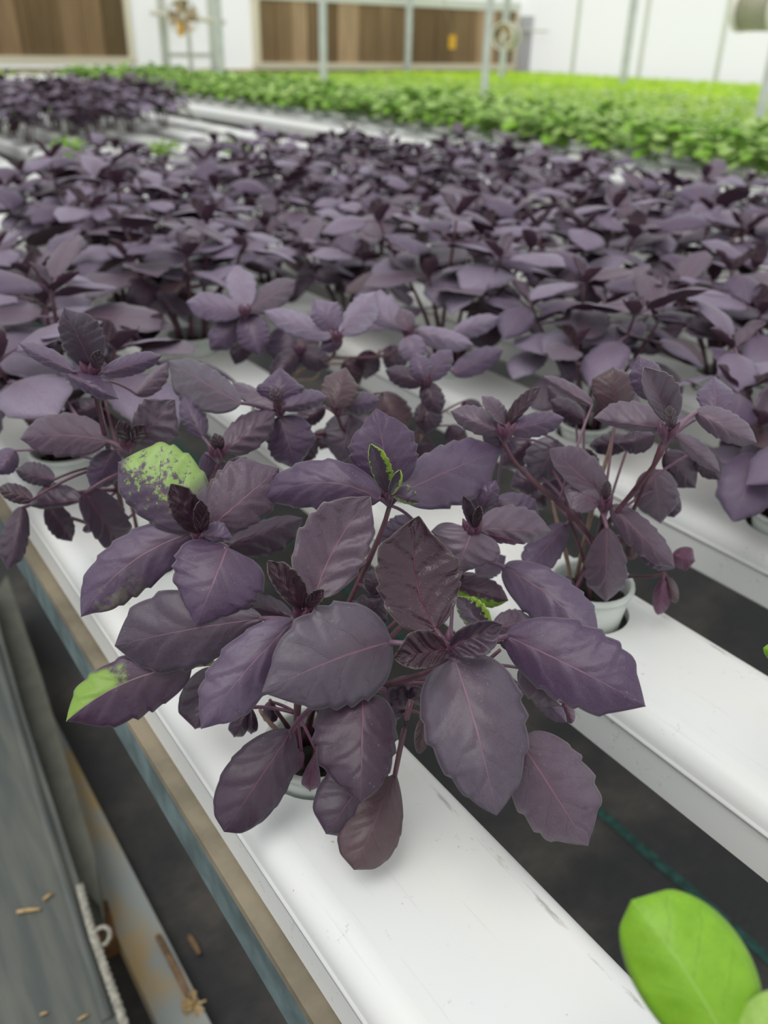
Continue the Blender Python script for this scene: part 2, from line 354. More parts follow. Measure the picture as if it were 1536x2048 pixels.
fan(1520, 22, 6.6, .135, math.radians(6), .30, 'big ribbed fan cut off by the right rim of the picture')
p = atd(905, 84, 8.5); tr = empty('sticky_trap', p, 'small yellow sticky trap hanging on a wire before the brown pad', 'insect trap')
b = MB(); b.box((-.035, -.003, -.06), (.035, .003, .06)); b.obj('card', M['yellow'], tr, Matrix.Rotation(math.radians(-30), 4, 'Z'))
b = MB(); b.tube([(-.5, .3, 1.7), (0, 0, .06)], .003, 5); b.obj('wire', M['wire'], tr)

# ------------------------------------------------------------------ growing channels
PX0, PITCHX = .1545, .2065
def cx(k): return PX0+PITCHX*k
def lid_mesh(ys, y0, y1, R=.0262):
    b = MB(); xe = .0335
    prof = [(.0335, 0)]+[(.0335+.0135*math.sin(t), -.0135*(1-math.cos(t))) for t in np.linspace(.15, math.pi/2, 8)]+[(.0471, -.0142), (.0480, -.0150), (.0480, -.0168), (.0455, -.0168)]
    for s in (1, -1):
        n = len(prof); v = [(s*x, y, z) for y in (y0, y1) for x, z in prof]
        f = [(i, i+1, n+i+1, n+i) if s > 0 else (i+1, i, n+i, n+i+1) for i in range(n-1)]
        b.add(v, [q[::-1] for q in f])
    def rect(a, c):
        if c-a > 1e-6: b.add([(-xe, a, 0), (xe, a, 0), (xe, c, 0), (-xe, c, 0)], [(0, 1, 2, 3)])
    cur = y0; n = 40
    for y in ys:
        rect(cur, y-xe)
        circ, sq = [], []
        for k in range(n):
            t = 2*math.pi*(k+.0)/n; c, s = math.cos(t), math.sin(t); m = max(abs(c), abs(s))
            circ.append((R*c, y+R*s, 0)); sq.append((xe*c/m, y+xe*s/m, 0))
        low = [(x, yy, -.007) for x, yy, _ in circ]
        f = [(k, n+k, n+(k+1) % n, (k+1) % n) for k in range(n)]+[(2*n+k, k, (k+1) % n, 2*n+(k+1) % n) for k in range(n)]
        b.add(circ+sq+low, f, 0, False)
        cur = y+xe
    rect(cur, y1)
    return b.mesh('lid', M['white'])
def body_mesh(y0, y1):
    b = MB(); o = [(-.0464, -.016), (-.0464, -.042), (-.0434, -.045), (.0434, -.045), (.0464, -.042), (.0464, -.016)]
    i = [(x*.955, z if z > -.03 else z+.0025) for x, z in o][::-1]; pr = o+i; n = len(pr)
    v = [(x, y, z) for y in (y0, y1) for x, z in pr]
    b.add(v, [(k, (k+1) % n, n+(k+1) % n, n+k) for k in range(n)], 0, False)
    for y, fl in ((y0, 0), (y1, 1)):
        q = [(x, y, z) for x, z in o]; b.add(q, [tuple(range(6))[::-1] if fl else tuple(range(6))], 0, False)
    return b.mesh('body', M['white'])
ORD = ['first', 'second', 'third', 'fourth', 'fifth', 'sixth', 'seventh', 'eighth', 'ninth', 'tenth', 'eleventh', 'twelfth', 'thirteenth', 'fourteenth', 'fifteenth', 'sixteenth', 'seventeenth', 'eighteenth', 'nineteenth', 'twentieth']
YS = .20
def pot_y(k, j):
    off = {0: .268, 1: .283, 2: .280, 3: .288}.get(k, .28+.02*((k*7) % 5-2)/2)
    y = off+YS*j
    if (k, j) == (0, 1): y = .492
    return y
YEND = 2.9
bm_ = body_mesh(-.35, YEND)
for k in range(8):
    n = 15
    lm = lid_mesh(sorted(pot_y(k, j) for j in range(-2, n-2)), -.35, YEND)
    if k == 0: lab = 'white growing channel along the galvanized rail, nearest to the aisle'
    elif k < 7: lab = 'white growing channel, %s in from the galvanized rail' % ORD[k]
    else: lab = 'white growing channel with empty holes, the last before the gap to the green plants'
    r = empty('growing_channel', (cx(k), 0, 0), lab, 'channel', 'white growing channels of the purple basil table')
    link('lid', lm, r); link('body', bm_, r)
# far channels of the next table, further down the house
YF0, YF1 = 2.95, 4.5
bmf = body_mesh(YF0, YF1); lmf = lid_mesh([YF0+.15+.2*j for j in range(7)], YF0, YF1)
for k in range(8):
    r = empty('growing_channel', (cx(k), 0, 0), 'white channel under the distant purple basil block, %s from its aisle side' % ORD[k], 'channel', 'white channels of the far table')
    link('lid', lmf, r); link('body', bmf, r)
# green table beside
GX = [2.27+.2065*i for i in range(4)]
bmg = body_mesh(-.2, 9.0); lmg = lid_mesh([.1+.19*j for j in range(44)], -.2, 9.0)
for i, x in enumerate(GX):
    r = empty('growing_channel', (x, 0, 0), 'white channel under the green plants, %s from the purple basil' % ORD[i], 'channel', 'white channels of the green table')
    link('lid', lmg, r); link('body', bmg, r)

r = empty('growing_channel', (2.03, 0, 0), 'lone white channel without plants, bordering the green plants', 'channel')
link('lid', lid_mesh([], -.2, 9.0), r, Matrix.Scale(1.25, 4, (1, 0, 0))); link('body', bmg, r, Matrix.Scale(1.25, 4, (1, 0, 0)))
# supports of the tables
def trestle(x0, x1, y, label):
    r = empty('table_trestle', ((x0+x1)/2, y, FZ), label, 'table support'); w = (x1-x0)/2
    b = MB(); b.box((-w, -.02, -.085-FZ), (w, .02, -.045-FZ)); b.obj('beam', M['galv'], r)
    for s in (-1, 1):
        b = MB(); b.box((s*(w-.3)-.02, -.02, 0), (s*(w-.3)+.02, .02, -.085-FZ)); b.obj('leg', M['galv'], r)
for y, n in ((1.75, 'first'), (2.7, 'second')): trestle(.152, 1.70, y, '%s steel trestle under the purple basil table' % n)
trestle(.1, 1.70, 3.7, 'steel trestle under the far purple table')
trestle(1.95, 3.2, 2.6, 'steel trestle under the green table')
trestle(1.95, 3.2, 6.6, 'farther steel trestle under the green table')

# ------------------------------------------------------------------ aisle: rail, boards, rope, litter
r = empty('galvanized_rail', (.1, 0, FZ), 'long galvanized rail under the left side of the nearest channel', 'rail')
b = MB(); b.box((-.0005, -.4, -.051-FZ), (.05, 4.2, -.045-FZ)); b.obj('top_flange', M['tan_rail'], r)
b = MB(); b.box((0, -.4, -.082-FZ), (.004, 4.2, -.051-FZ)); b.obj('side_flange', M['zinc'], r)
def quad(pts, z0, z1): # px corners at z1 -> prism
    P2 = [atz(x, y, z1)[:2] for x, y in pts]
    a = sum(P2[i][0]*P2[(i+1) % len(P2)][1]-P2[(i+1) % len(P2)][0]*P2[i][1] for i in range(len(P2)))
    if a < 0: P2 = P2[::-1]
    b = MB(); b.prism([tuple(p) for p in P2], z0, z1); return b
sx0, sx1 = atz(200, 1745, FZ+.03)[0], atz(245, 1702, FZ+.03)[0]
b = MB(); b.box((sx1-.045, -.6, FZ), (sx1, 3.2, FZ+.03)); tag(b.obj('board', M['board']), 'long pale weathered board lying on the floor of the aisle', 'board')
zb = FZ+.10
b = quad([(13, 1150), (82, 1350), (190, 1712), (200, 1812), (150, 1760), (44, 1421), (-15, 1200)], FZ+.031, zb)
tag(b.obj('steel_bar', M['bar']), 'grey-green flat bar lying across the pale board beside the grey sheet', 'bar')
b = quad([(176, 1800), (215, 1800), (228, 1850), (190, 1870)], FZ+.001, FZ+.05)
tag(b.obj('rusty_block', M['rust']), 'rusty brown block under the end of the flat bar', 'block')
zs = FZ+.15
b = quad([(-30, 1150), (0, 1258), (46, 1421), (158, 1763), (252, 2050), (300, 2200), (-500, 2200), (-350, 1150)], zs-.03, zs)
q_ = atz(-120, 1500, zs); b.box((q_[0]-.03, q_[1]-.03, FZ), (q_[0]+.03, q_[1]+.03, zs-.03)); q_ = atz(60, 2150, zs); b.box((q_[0]-.03, q_[1]-.03, FZ), (q_[0]+.03, q_[1]+.03, zs-.03))
sheet = b.obj('grey_sheet', M['slab']); tag(sheet, 'large dark grey board with a raised edge at lower left', 'board')
b = MB(); b.tube([atz(x, y, zs) for x, y in ((-10, 1290), (20, 1400), (70, 1570), (132, 1770), (215, 2040))], .006, 6); b.obj('ridge', M['slab'], sheet)
# rope: three twisted strands and a knot
rp = [atz(x, y, zs+z) for x, y, z in ((160, 1772, .004), (172, 1820, .005), (186, 1868, .008), (197, 1900, .006), (214, 1950, .004), (236, 2010, .004), (262, 2090, .004))]
rp = np.array(rp); tt = np.linspace(0, len(rp)-1, 90); cl = np.stack([np.interp(tt, range(len(rp)), rp[:, i]) for i in range(3)], 1)
r = empty('rope', tuple(rp[3]), 'thin grey twisted rope with a knot along the edge of the grey board', 'rope'); cl = cl-rp[3]
side = np.cross(cl[-1]-cl[0], [0, 0, 1.]); side /= np.linalg.norm(side)
for s in range(3):
    ph = tt*22+s*2.094; q = cl+.0024*(np.cos(ph)[:, None]*side+np.sin(ph)[:, None]*np.array([0, 0, 1.]))
    b = MB(); b.tube(q, .0026, 5); b.obj('strand', M['rope'], r)
kc = atz(203, 1873, zs+.008)-rp[3]
b = MB(); b.tube([kc+.008*np.array([math.cos(a)*side[0]+.2*math.sin(a), math.cos(a)*side[1]+math.sin(a)*.9, .4*math.sin(a)+.004*math.cos(2*a)]) for a in np.linspace(0, 7.5, 30)], .0023, 6); b.obj('knot', M['rope'], r)
def straw(a, c, z, rr, label, mat='straw'):
    p, q = atz(*a, z), atz(*c, z); m = (p+q)/2
    b = MB(); b.tube([p-m, (p-m)*.3+(q-m)*.3+np.array([0, 0, rr*.6]), q-m], [rr, rr*1.15, rr*.8], 5)
    o = b.obj('straw', M[mat]); o.location = m; tag(o, label, 'straw')
straw((34, 1824), (80, 1818), zs+.003, .0018, 'bigger pale straw on the grey board')
straw((86, 1800), (106, 1786), zs+.003, .0015, 'short pale straw above the bigger one on the grey board')
straw((80, 2030), (96, 2024), zs+.002, .0012, 'tiny straw near the lower rim of the grey board')
straw((156, 2040), (178, 2028), zs+.002, .0011, 'thin straw between the tiny one and the rope')
straw((316, 1872), (380, 2000), FZ+.035, .0035, 'long brown dry stalk lying beside the pale board', 'straw_dark')
straw((378, 1872), (398, 1908), FZ+.006, .0032, 'short brown dry stalk on the black mat', 'straw_dark')
kp = atz(388, 2010, FZ+.03); b = MB()
for i in range(26):
    d = rng.normal(size=3); d /= np.linalg.norm(d); d[2] = abs(d[2])*.8
    b.tube([(0, 0, 0), d*.014], [.002, .0012], 4)
o = b.obj('dry_seed_head', M['straw']); o.location = kp; tag(o, 'small tan dried seed head at the end of the long stalk', 'seed head')

# ------------------------------------------------------------------ leaves
def wprof(u, p1, p2):
    m = p1/(p1+p2); return (u/m)**p1*((1-u)/(1-m))**p2
def leaf_layers(G, mats, thick, petiole=None, pr=.0009):
    """G: (nu+1, nv+1, 3) grid of the upper face; adds the underside, the rim and a petiole."""
    nu, nv = G.shape[0]-1, G.shape[1]-1
    du = np.gradient(G, axis=0); dv = np.gradient(G, axis=1); N = np.cross(dv, du)
    N /= (np.linalg.norm(N, axis=2, keepdims=True)+1e-12)
    c = N.mean((0, 1)); 
    flip = False
    B = G-N*thick
    uv = [(i/nu, j/nv) for i in range(nu+1) for j in range(nv+1)]
    b = MB(); ix = lambda i, j: i*(nv+1)+j
    top = [(ix(i, j), ix(i, j+1), ix(i+1, j+1), ix(i+1, j)) for i in range(nu) for j in range(nv)]
    b.add(G.reshape(-1, 3), top, 0, True, uv)
    b.add(B.reshape(-1, 3), [q[::-1] for q in top], 1, True, uv)
    n = (nu+1)*(nv+1); ring = [ix(0, j) for j in range(nv+1)]+[ix(i, nv) for i in range(1, nu+1)]+[ix(nu, j) for j in range(nv-1, -1, -1)]+[ix(i, 0) for i in range(nu-1, 0, -1)]
    for i in range(len(ring)):
        p, q = ring[i], ring[(i+1) % len(ring)]
        b.f.append((q, p, n+p, n+q)); b.m.append(0); b.sm.append(True)
    if petiole is not None: b.tube(petiole, np.linspace(pr*1.25, pr, len(petiole)), 6, 0)
    return b
def grid_uv(nu, nv):
    u = np.linspace(0, 1, nu+1); u = .55*u+.45*(1-(1-u)**2)
    v = np.linspace(-1, 1, nv+1); return u, v
def tipcap(s, u, cap):
    t = np.clip(1-u, 0, 1)*cap; k = .10
    h = np.clip(.5+.5*(t-s)/k, 0, 1); return np.maximum(t*(1-h)+s*h-k*h*(1-h)*np.clip((1-u)/.15, 0, 1), .004*(1-u))
def teeth(u, side, nt, amp, ph):
    x = (u**1.05)*nt+ph*side+ph+.22*np.sin(u*9+ph*20); fr = x-np.floor(x)
    s = np.where(fr < .84, fr/.84, (1-fr)/.16)-.5
    return amp*s*np.clip((u-.18)/.2, 0, 1)*np.clip((1.0-u)/.05, 0, 1)
def hero_leaf(parent, origin, bx, by, tx, ty, wp, wm, zb, zt, mat='purple', p1=.55, p2=.62, bow=.004, kp=.0055, km=.0055, m=(0, 0), pet=None, nt=6.0, amp=.11, nu=56, nv=12, wav=1.0, under='under', name='leaf', label=None, tip=1.2):
    d0, d1 = dz(bx, by, zb), dz(tx, ty, zt)
    u, v = grid_uv(nu, nv)
    B, T = np.array([bx, by], float), np.array([tx, ty], float); D = T-B; L = np.linalg.norm(D)
    U = u[:, None]
    mid = B+U*D+np.array(m, float)*(4*U*(1-U))
    tg = np.gradient(mid, axis=0); tg /= np.linalg.norm(tg, axis=1, keepdims=True)
    nn = np.stack([tg[:, 1], -tg[:, 0]], 1)
    uu = np.clip(u, .0, 1); ph = random.random()
    s = wprof(np.clip(uu, 1e-6, 1-1e-6), p1, p2)
    s = np.maximum(s, .012*(1-uu))
    rnd_tip = tip if amp >= .04 else 2.2
    Wp = wp*(tipcap(s, uu, rnd_tip*.98*L/max(wp, .28*L))*(1+teeth(uu, 1, nt, amp, ph))); Wm = wm*(tipcap(s, uu, rnd_tip*.98*L/max(wm, .28*L))*(1+teeth(uu, -1, nt, amp, ph+.37)))
    dep = d0+(d1-d0)*u-bow*4*u*(1-u)
    G = np.zeros((nu+1, nv+1, 3)); q1, q2, q3 = rng.uniform(0, 6.28, 3)
    real = L*d0/FPX
    for j, vv in enumerate(v):
        w = Wp if vv > 0 else Wm; k = kp if vv > 0 else km
        P2 = mid+nn*(w*vv)[:, None]; av = abs(vv)
        ed = k*(av**1.5)*np.clip(s, 0, 1)+wav*real*.012*av**2*np.sin(u*11+q1+(0 if vv > 0 else 2))*np.clip(s*1.5, 0, 1)
        ed = ed + wav*real*.0085*av*(1-av)*4*np.sin(2*math.pi*(u*4.2-av*1.25)+(0 if vv < 0 else 2.8))*s*min(wav, 2.5)   # quilting between veins
        ed = ed + real*.010*np.exp(-(vv/.12)**2)*(1-u)                                     # sunken midrib
        dd = dep+ed
        G[:, j] = CAM+((P2[:, 0]-768)/FPX*dd)[:, None]*rt-((P2[:, 1]-1024)/FPX*dd)[:, None]*up+dd[:, None]*fw
    G -= origin
    # top faces towards the camera
    c = np.cross(G[:, -1]-G[:, 0], np.gradient(G, axis=0)[:, nv//2]).mean(0)
    if c @ (CAM-origin-G.mean((0, 1))) < 0: G = G[:, ::-1]
    pts = None
    if pet is not None:
        p0 = np.array(pet)-origin; p2 = G[1, nv//2]; mp = (p0+p2)/2+np.array([0, 0, np.linalg.norm(p2-p0)*.12])
        pts = [(1-t)**2*p0+2*t*(1-t)*mp+t*t*p2 for t in np.linspace(0, 1, 8)]
    b = leaf_layers(G, None, .00035, pts, .0011 if real > .035 else .0007)
    o = b.obj(name, [M[mat], M[under]], parent)
    if label: o['label'] = label
    return o
def stem_obj(parent, origin, a, c, r0, r1, lean=None, mat='stem', name='stem'):
    a, c = np.array(a, float), np.array(c, float); h = np.linalg.norm(c-a)
    m1 = a+np.array([0, 0, h*.45])+(c-a)*np.array([.12, .12, 0]); m2 = c-np.array([0, 0, h*.22])-(c-a)*np.array([.15, .15, 0])
    pts = [(1-t)**3*a+3*t*(1-t)**2*m1+3*t*t*(1-t)*m2+t**3*c for t in np.linspace(0, 1, 14)]
    b = MB(); rr = np.linspace(r0, r1, 14); rr[5] *= 1.2; rr[9] *= 1.2
    b.tube(np.array(pts)-origin, rr, 8); return b.obj(name, M[mat], parent), pts

def pot_meshes():
    b = MB()
    b.lathe([(.0185, -.040), (.0225, -.006), (.0242, .004), (.0246, .0085), (.0262, .0088), (.0266, .0105), (.0262, .0122), (.0240, .0124), (.0232, .0105), (.0222, -.004), (.0178, -.036), (.0178, -.040), (.0185, -.040)], 36)
    p = b.mesh('net_pot', M['pot'])
    b = MB(); n = 36; rad = [.0, .006, .011, .016, .0215]; v = [(0, 0, .003)]
    for r in rad[1:]:
        for k in range(n): v.append((r*math.cos(2*math.pi*k/n), r*math.sin(2*math.pi*k/n), .001+random.uniform(-.0022, .0028)))
    f = [(0, 1+k, 1+(k+1) % n) for k in range(n)]+[(1+i*n+k, 1+(i+1)*n+k, 1+(i+1)*n+(k+1) % n, 1+i*n+(k+1) % n) for i in range(3) for k in range(n)]
    b.add(v, f); return p, b.mesh('rooting_plug', M['soil'])
POT, PLUG = pot_meshes()

def custom_plant(name, k, j, label, group, lift, shoots, lower, stems_extra=(), scale_r=1.0, cat='basil plant'):
    o = np.array([cx(k), pot_y(k, j), 0.0]); root = empty(name, tuple(o), label, cat, group)
    root_off = o
    link('net_pot', POT, root, Matrix.Translation((0, 0, lift))); link('rooting_plug', PLUG, root, Matrix.Translation((0, 0, lift)))
    i = 0; all_pts = []
    for (ax, ay, az), leaves in shoots:
        apex = atz(ax, ay, az); ang = 2.4*i+.6; i += 1
        base = o+np.array([.011*math.cos(ang), .011*math.sin(ang), lift])
        low = apex-np.array([0, 0, .006])
        so, pts = stem_obj(root, o, base, low, .0022*scale_r, .0013*scale_r, mat='stem')
        all_pts += pts[4:]
        # bud of tiny leaves in the heart of the shoot
        b = MB()
        for q in range(5):
            a2 = q*1.26+i; dd = np.array([math.cos(a2)*.45, math.sin(a2)*.45, 1.0])
            p0 = low-o; p1_ = p0+dd*.011
            b.tube([p0, (p0+p1_)/2+dd*.001, p1_], [.0012, .0024, .0003], 6)
        b.obj('bud', M['dark'], root)
        for L in leaves:
            kw = dict(L[8]) if len(L) > 8 else {}
            bx, by = L[0], L[1]; d = math.hypot(bx-ax, by-ay)
            pet = low if d < 400 else None
            hero_leaf(root, o, *L[:8], pet=pet, **kw)
    for L in lower:
        kw = dict(L[8]) if len(L) > 8 else {}
        base = atz(L[0], L[1], L[6])
        if 'pet' in kw: 
            px = kw.pop('pet'); pet = atz(*px)
        else:
            pet = min(all_pts, key=lambda q: np.linalg.norm(q-base)+max(0, q[2]-base[2]-.01)) if all_pts else None
        hero_leaf(root, o, *L[:8], pet=pet, **kw)
    for a, c in stems_extra:
        stem_obj(root, o, o+np.array([a[0], a[1], lift]), atz(*c), .0017*scale_r, .001*scale_r, mat=random.choice(['stem', 'stem_pale']))
    return root

K = dict
HERO = [
 ((900, 1288, .100), [
  (785, 1283, 524, 1385, 100, 110, .096, .085, K(mat='blue', p1=.52, p2=.72, m=(6, -12))),
  (872, 1260, 838, 1032, 78, 90, .102, .142, K(mat='wine', m=(-24, 6), kp=-.004, km=-.004, p1=.5, p2=.5, bow=-.003)),
  (908, 1314, 993, 1631, 106, 102, .096, .062, K(mat='blue', p1=.42, p2=.72, m=(6, 0), bow=.006)),
  (1008, 1270, 1291, 1413, 90, 74, .096, .088, K(mat='purple', p1=.62, p2=.55, m=(-4, -8), bow=.005)),
  (895, 1298, 788, 1316, 30, 46, .101, .104, K(mat='wine', kp=-.005, km=-.005, wav=2.5, amp=.05)),
  (900, 1294, 1004, 1250, 26, 42, .101, .108, K(mat='dark', kp=-.005, km=-.005, wav=2.5, amp=.05)),
  (975, 1264, 914, 1193, 22, 30, .085, .092, K(mat='edge', kp=-.004, km=-.004)),
  (985, 1258, 1066, 1238, 30, 26, .062, .060, K(mat='mauve')),
  (905, 1166, 1017, 1201, 32, 30, .072, .066, K(mat='patch')),
  (1000, 1284, 1050, 1296, 16, 14, .09, .088, K(mat='wine'))]),
 ((607, 1226, .102), [
  (628, 1196, 740, 993, 78, 66, .106, .142, K(mat='mauve', kp=-.003, km=-.003, m=(-12, -4), bow=-.002, wav=1.6)),
  (590, 1240, 402, 1458, 62, 62, .100, .070, K(mat='purple', m=(-4, -8), p1=.62, p2=.55)),
  (528, 1237, 229, 1292, 80, 84, .092, .075, K(mat='blue', p1=.8, p2=.58, m=(0, -6), tip=1.5)),
  (606, 1218, 535, 1122, 20, 34, .105, .126, K(mat='wine', kp=-.005, km=-.005, wav=2.5)),
  (612, 1216, 648, 1180, 14, 12, .106, .118, K(mat='wine', kp=-.003, km=-.003, wav=2)),
  (585, 1236, 468, 1198, 22, 28, .072, .068, K(mat='dark'))]),
 ((407, 1072, .114), [
  (398, 1056, 236, 925, 64, 92, .116, .140, K(mat='blotch', p1=.48, p2=.45, m=(4, -8), tip=1.7, amp=.07, under='green_under', label='leaf blotched with bright green')),
  (418, 1056, 558, 936, 74, 56, .116, .136, K(mat='mauve', p1=.52, p2=.45, kp=.002, tip=1.5)),
  (388, 1064, 162, 1234, 62, 54, .112, .080, K(mat='tanp', m=(-16, -22), p1=.5, p2=.55, label='leaf with a brownish tan patch')),
  (455, 1094, 391, 1252, 98, 90, .115, .090, K(mat='purple', p1=.32, p2=.72, bow=.006)),
  (400, 1066, 342, 968, 30, 32, .116, .142, K(mat='wine', kp=-.005, km=-.005, wav=2.5)),
  (404, 1068, 402, 1000, 16, 16, .116, .138, K(mat='wine', kp=-.003, km=-.003, wav=2.5)),
  (404, 1068, 468, 1078, 30, 12, .118, .118, K(mat='purple', kp=.002)),
  (455, 1092, 606, 1036, 24, 46, .082, .085, K(mat='dark'))]),
 ((780, 988, .130), [
  (782, 974, 752, 816, 70, 66, .131, .166, K(mat='purple', p1=.42, p2=.52, kp=.003, km=.003)),
  (762, 1000, 522, 1000, 54, 46, .130, .124, K(mat='purple', m=(2, -36), bow=.006)),
  (798, 988, 1003, 899, 52, 72, .130, .126, K(mat='purple', m=(0, -4), p1=.5, p2=.5, bow=.005)),
  (776, 986, 741, 888, 16, 24, .133, .160, K(mat='edge', kp=-.003, km=-.003, label='young leaf edged bright green')),
  (786, 988, 840, 1004, 26, 12, .135, .134, K(mat='edge', kp=.001)),
  (780, 990, 800, 940, 9, 12, .134, .152, K(mat='edge', kp=-.002, km=-.002)),
  (835, 1046, 756, 1090, 32, 34, .106, .092, K(mat='purple', p1=.45))]),
 ((945, 1056, .106), [
  (945, 1058, 910, 1151, 70, 74, .106, .086, K(mat='mauve', p1=.28, p2=.5, wav=2, amp=.11)),
  (952, 1056, 1103, 1062, 48, 30, .106, .095, K(mat='mauve', amp=.12, wav=1.8)),
  (955, 1032, 992, 960, 32, 22, .100, .120, K(mat='purple')),
  (948, 1056, 926, 992, 9, 13, .108, .130, K(mat='dark', kp=-.003, km=-.003)),
  (950, 1056, 960, 1012, 9, 9, .108, .124, K(mat='wine', kp=-.003, km=-.003)),
  (955, 1062, 1046, 1084, 5, 12, .103, .094, K(mat='magenta'))]),
]
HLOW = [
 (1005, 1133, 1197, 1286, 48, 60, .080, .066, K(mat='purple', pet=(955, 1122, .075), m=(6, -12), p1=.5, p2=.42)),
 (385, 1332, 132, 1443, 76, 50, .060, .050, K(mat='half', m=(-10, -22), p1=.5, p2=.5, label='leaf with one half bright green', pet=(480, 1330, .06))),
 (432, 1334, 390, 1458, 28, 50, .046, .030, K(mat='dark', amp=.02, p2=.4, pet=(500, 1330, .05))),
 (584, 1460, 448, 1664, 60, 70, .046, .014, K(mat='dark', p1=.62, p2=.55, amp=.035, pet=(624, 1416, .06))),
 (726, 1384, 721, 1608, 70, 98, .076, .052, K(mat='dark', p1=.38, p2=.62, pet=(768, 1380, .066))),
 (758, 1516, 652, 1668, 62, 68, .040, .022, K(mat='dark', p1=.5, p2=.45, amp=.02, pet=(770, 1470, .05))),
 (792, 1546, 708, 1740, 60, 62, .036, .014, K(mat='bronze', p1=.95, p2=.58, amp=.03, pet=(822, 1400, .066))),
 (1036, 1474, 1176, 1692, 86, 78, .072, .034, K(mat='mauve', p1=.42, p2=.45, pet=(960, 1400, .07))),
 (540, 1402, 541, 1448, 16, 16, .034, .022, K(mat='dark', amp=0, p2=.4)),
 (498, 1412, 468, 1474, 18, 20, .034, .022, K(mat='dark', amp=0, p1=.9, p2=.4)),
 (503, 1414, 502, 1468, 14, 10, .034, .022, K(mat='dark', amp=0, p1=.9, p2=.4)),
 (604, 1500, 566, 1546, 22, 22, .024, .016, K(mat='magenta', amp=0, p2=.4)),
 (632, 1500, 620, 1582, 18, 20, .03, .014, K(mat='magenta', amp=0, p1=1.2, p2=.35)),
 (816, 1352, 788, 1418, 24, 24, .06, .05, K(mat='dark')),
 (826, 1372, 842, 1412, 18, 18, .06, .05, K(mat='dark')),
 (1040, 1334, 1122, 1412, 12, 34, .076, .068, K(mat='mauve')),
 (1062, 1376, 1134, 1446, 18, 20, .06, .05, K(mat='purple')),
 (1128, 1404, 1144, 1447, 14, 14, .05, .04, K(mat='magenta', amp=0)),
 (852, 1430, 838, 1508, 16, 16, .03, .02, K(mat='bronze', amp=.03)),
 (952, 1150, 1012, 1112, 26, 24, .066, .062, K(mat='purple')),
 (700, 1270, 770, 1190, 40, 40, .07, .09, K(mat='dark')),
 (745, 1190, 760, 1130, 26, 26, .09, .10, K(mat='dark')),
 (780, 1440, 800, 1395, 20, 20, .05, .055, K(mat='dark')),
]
custom_plant('potted_basil', 0, 0, 'sharp purple basil at the front of the nearest channel, leaves edged with green', None, 0.0, HERO, HLOW,
    [((.008, -.006), (800, 1430, .05)), ((-.006, .01), (540, 1400, .04)), ((.012, .004), (830, 1410, .06)), ((-.01, -.004), (520, 1420, .04)), ((.0, .012), (690, 1330, .07)), ((.01, .01), (1000, 1300, .08)), ((.004, .012), (870, 1150, .08))], .85)

POT2 = [
 ((1208, 1006, .092), [
  (1207, 992, 1099, 897, 26, 46, .094, .120, K(mat='mauve', kp=-.003)),
  (1200, 1006, 1128, 974, 34, 24, .093, .100, K(mat='mauve', kp=-.003)),
  (1222, 1010, 1350, 1136, 30, 32, .092, .064, K(mat='mauve')),
  (1214, 1054, 1212, 1204, 42, 42, .084, .034, K(mat='mauve', p1=.7, p2=.45)),
  (1210, 1000, 1216, 960, 10, 10, .095, .108, K(mat='wine', kp=-.002))]),
 ((1336, 864, .150), [
  (1330, 856, 1187, 836, 14, 44, .150, .148, K(mat='mauve', bow=.006)),
  (1342, 846, 1288, 734, 22, 46, .152, .186, K(mat='mauve', kp=-.004, km=-.004)),
  (1312, 800, 1278, 712, 36, 32, .150, .172, K(mat='purple')),
  (1390, 822, 1514, 886, 32, 28, .150, .138, K(mat='mauve', bow=.006)),
  (1432, 830, 1428, 752, 38, 38, .138, .152, K(mat='purple', p2=.4)),
  (1350, 868, 1440, 944, 22, 17, .150, .122, K(mat='mauve')),
  (1310, 872, 1233, 888, 28, 18, .124, .118, K(mat='dark')),
  (1330, 904, 1391, 976, 36, 32, .112, .084, K(mat='dark', p2=.4)),
  (1342, 856, 1340, 810, 12, 14, .153, .168, K(mat='wine', kp=-.003))]),
 ((1010, 862, .138), [
  (1005, 864, 901, 822, 24, 30, .138, .144, K(mat='mauve')),
  (1008, 864, 978, 914, 40, 44, .136, .116, K(mat='purple', p1=.3, p2=.5)),
  (1016, 860, 1129, 836, 24, 26, .138, .138, K(mat='purple')),
  (1012, 850, 964, 792, 12, 22, .140, .156, K(mat='mauve', kp=-.003)),
  (1015, 850, 1081, 774, 20, 10, .140, .156, K(mat='wine', kp=-.003)),
  (1115, 880, 1067, 970, 44, 44, .104, .074, K(mat='blue', p1=.4, p2=.4)),
  (1132, 918, 1118, 1014, 36, 42, .086, .056, K(mat='purple', p1=.4, p2=.4)),
  (990, 1000, 1082, 1046, 38, 24, .078, .070, K(mat='purple', p2=.4))]),
]
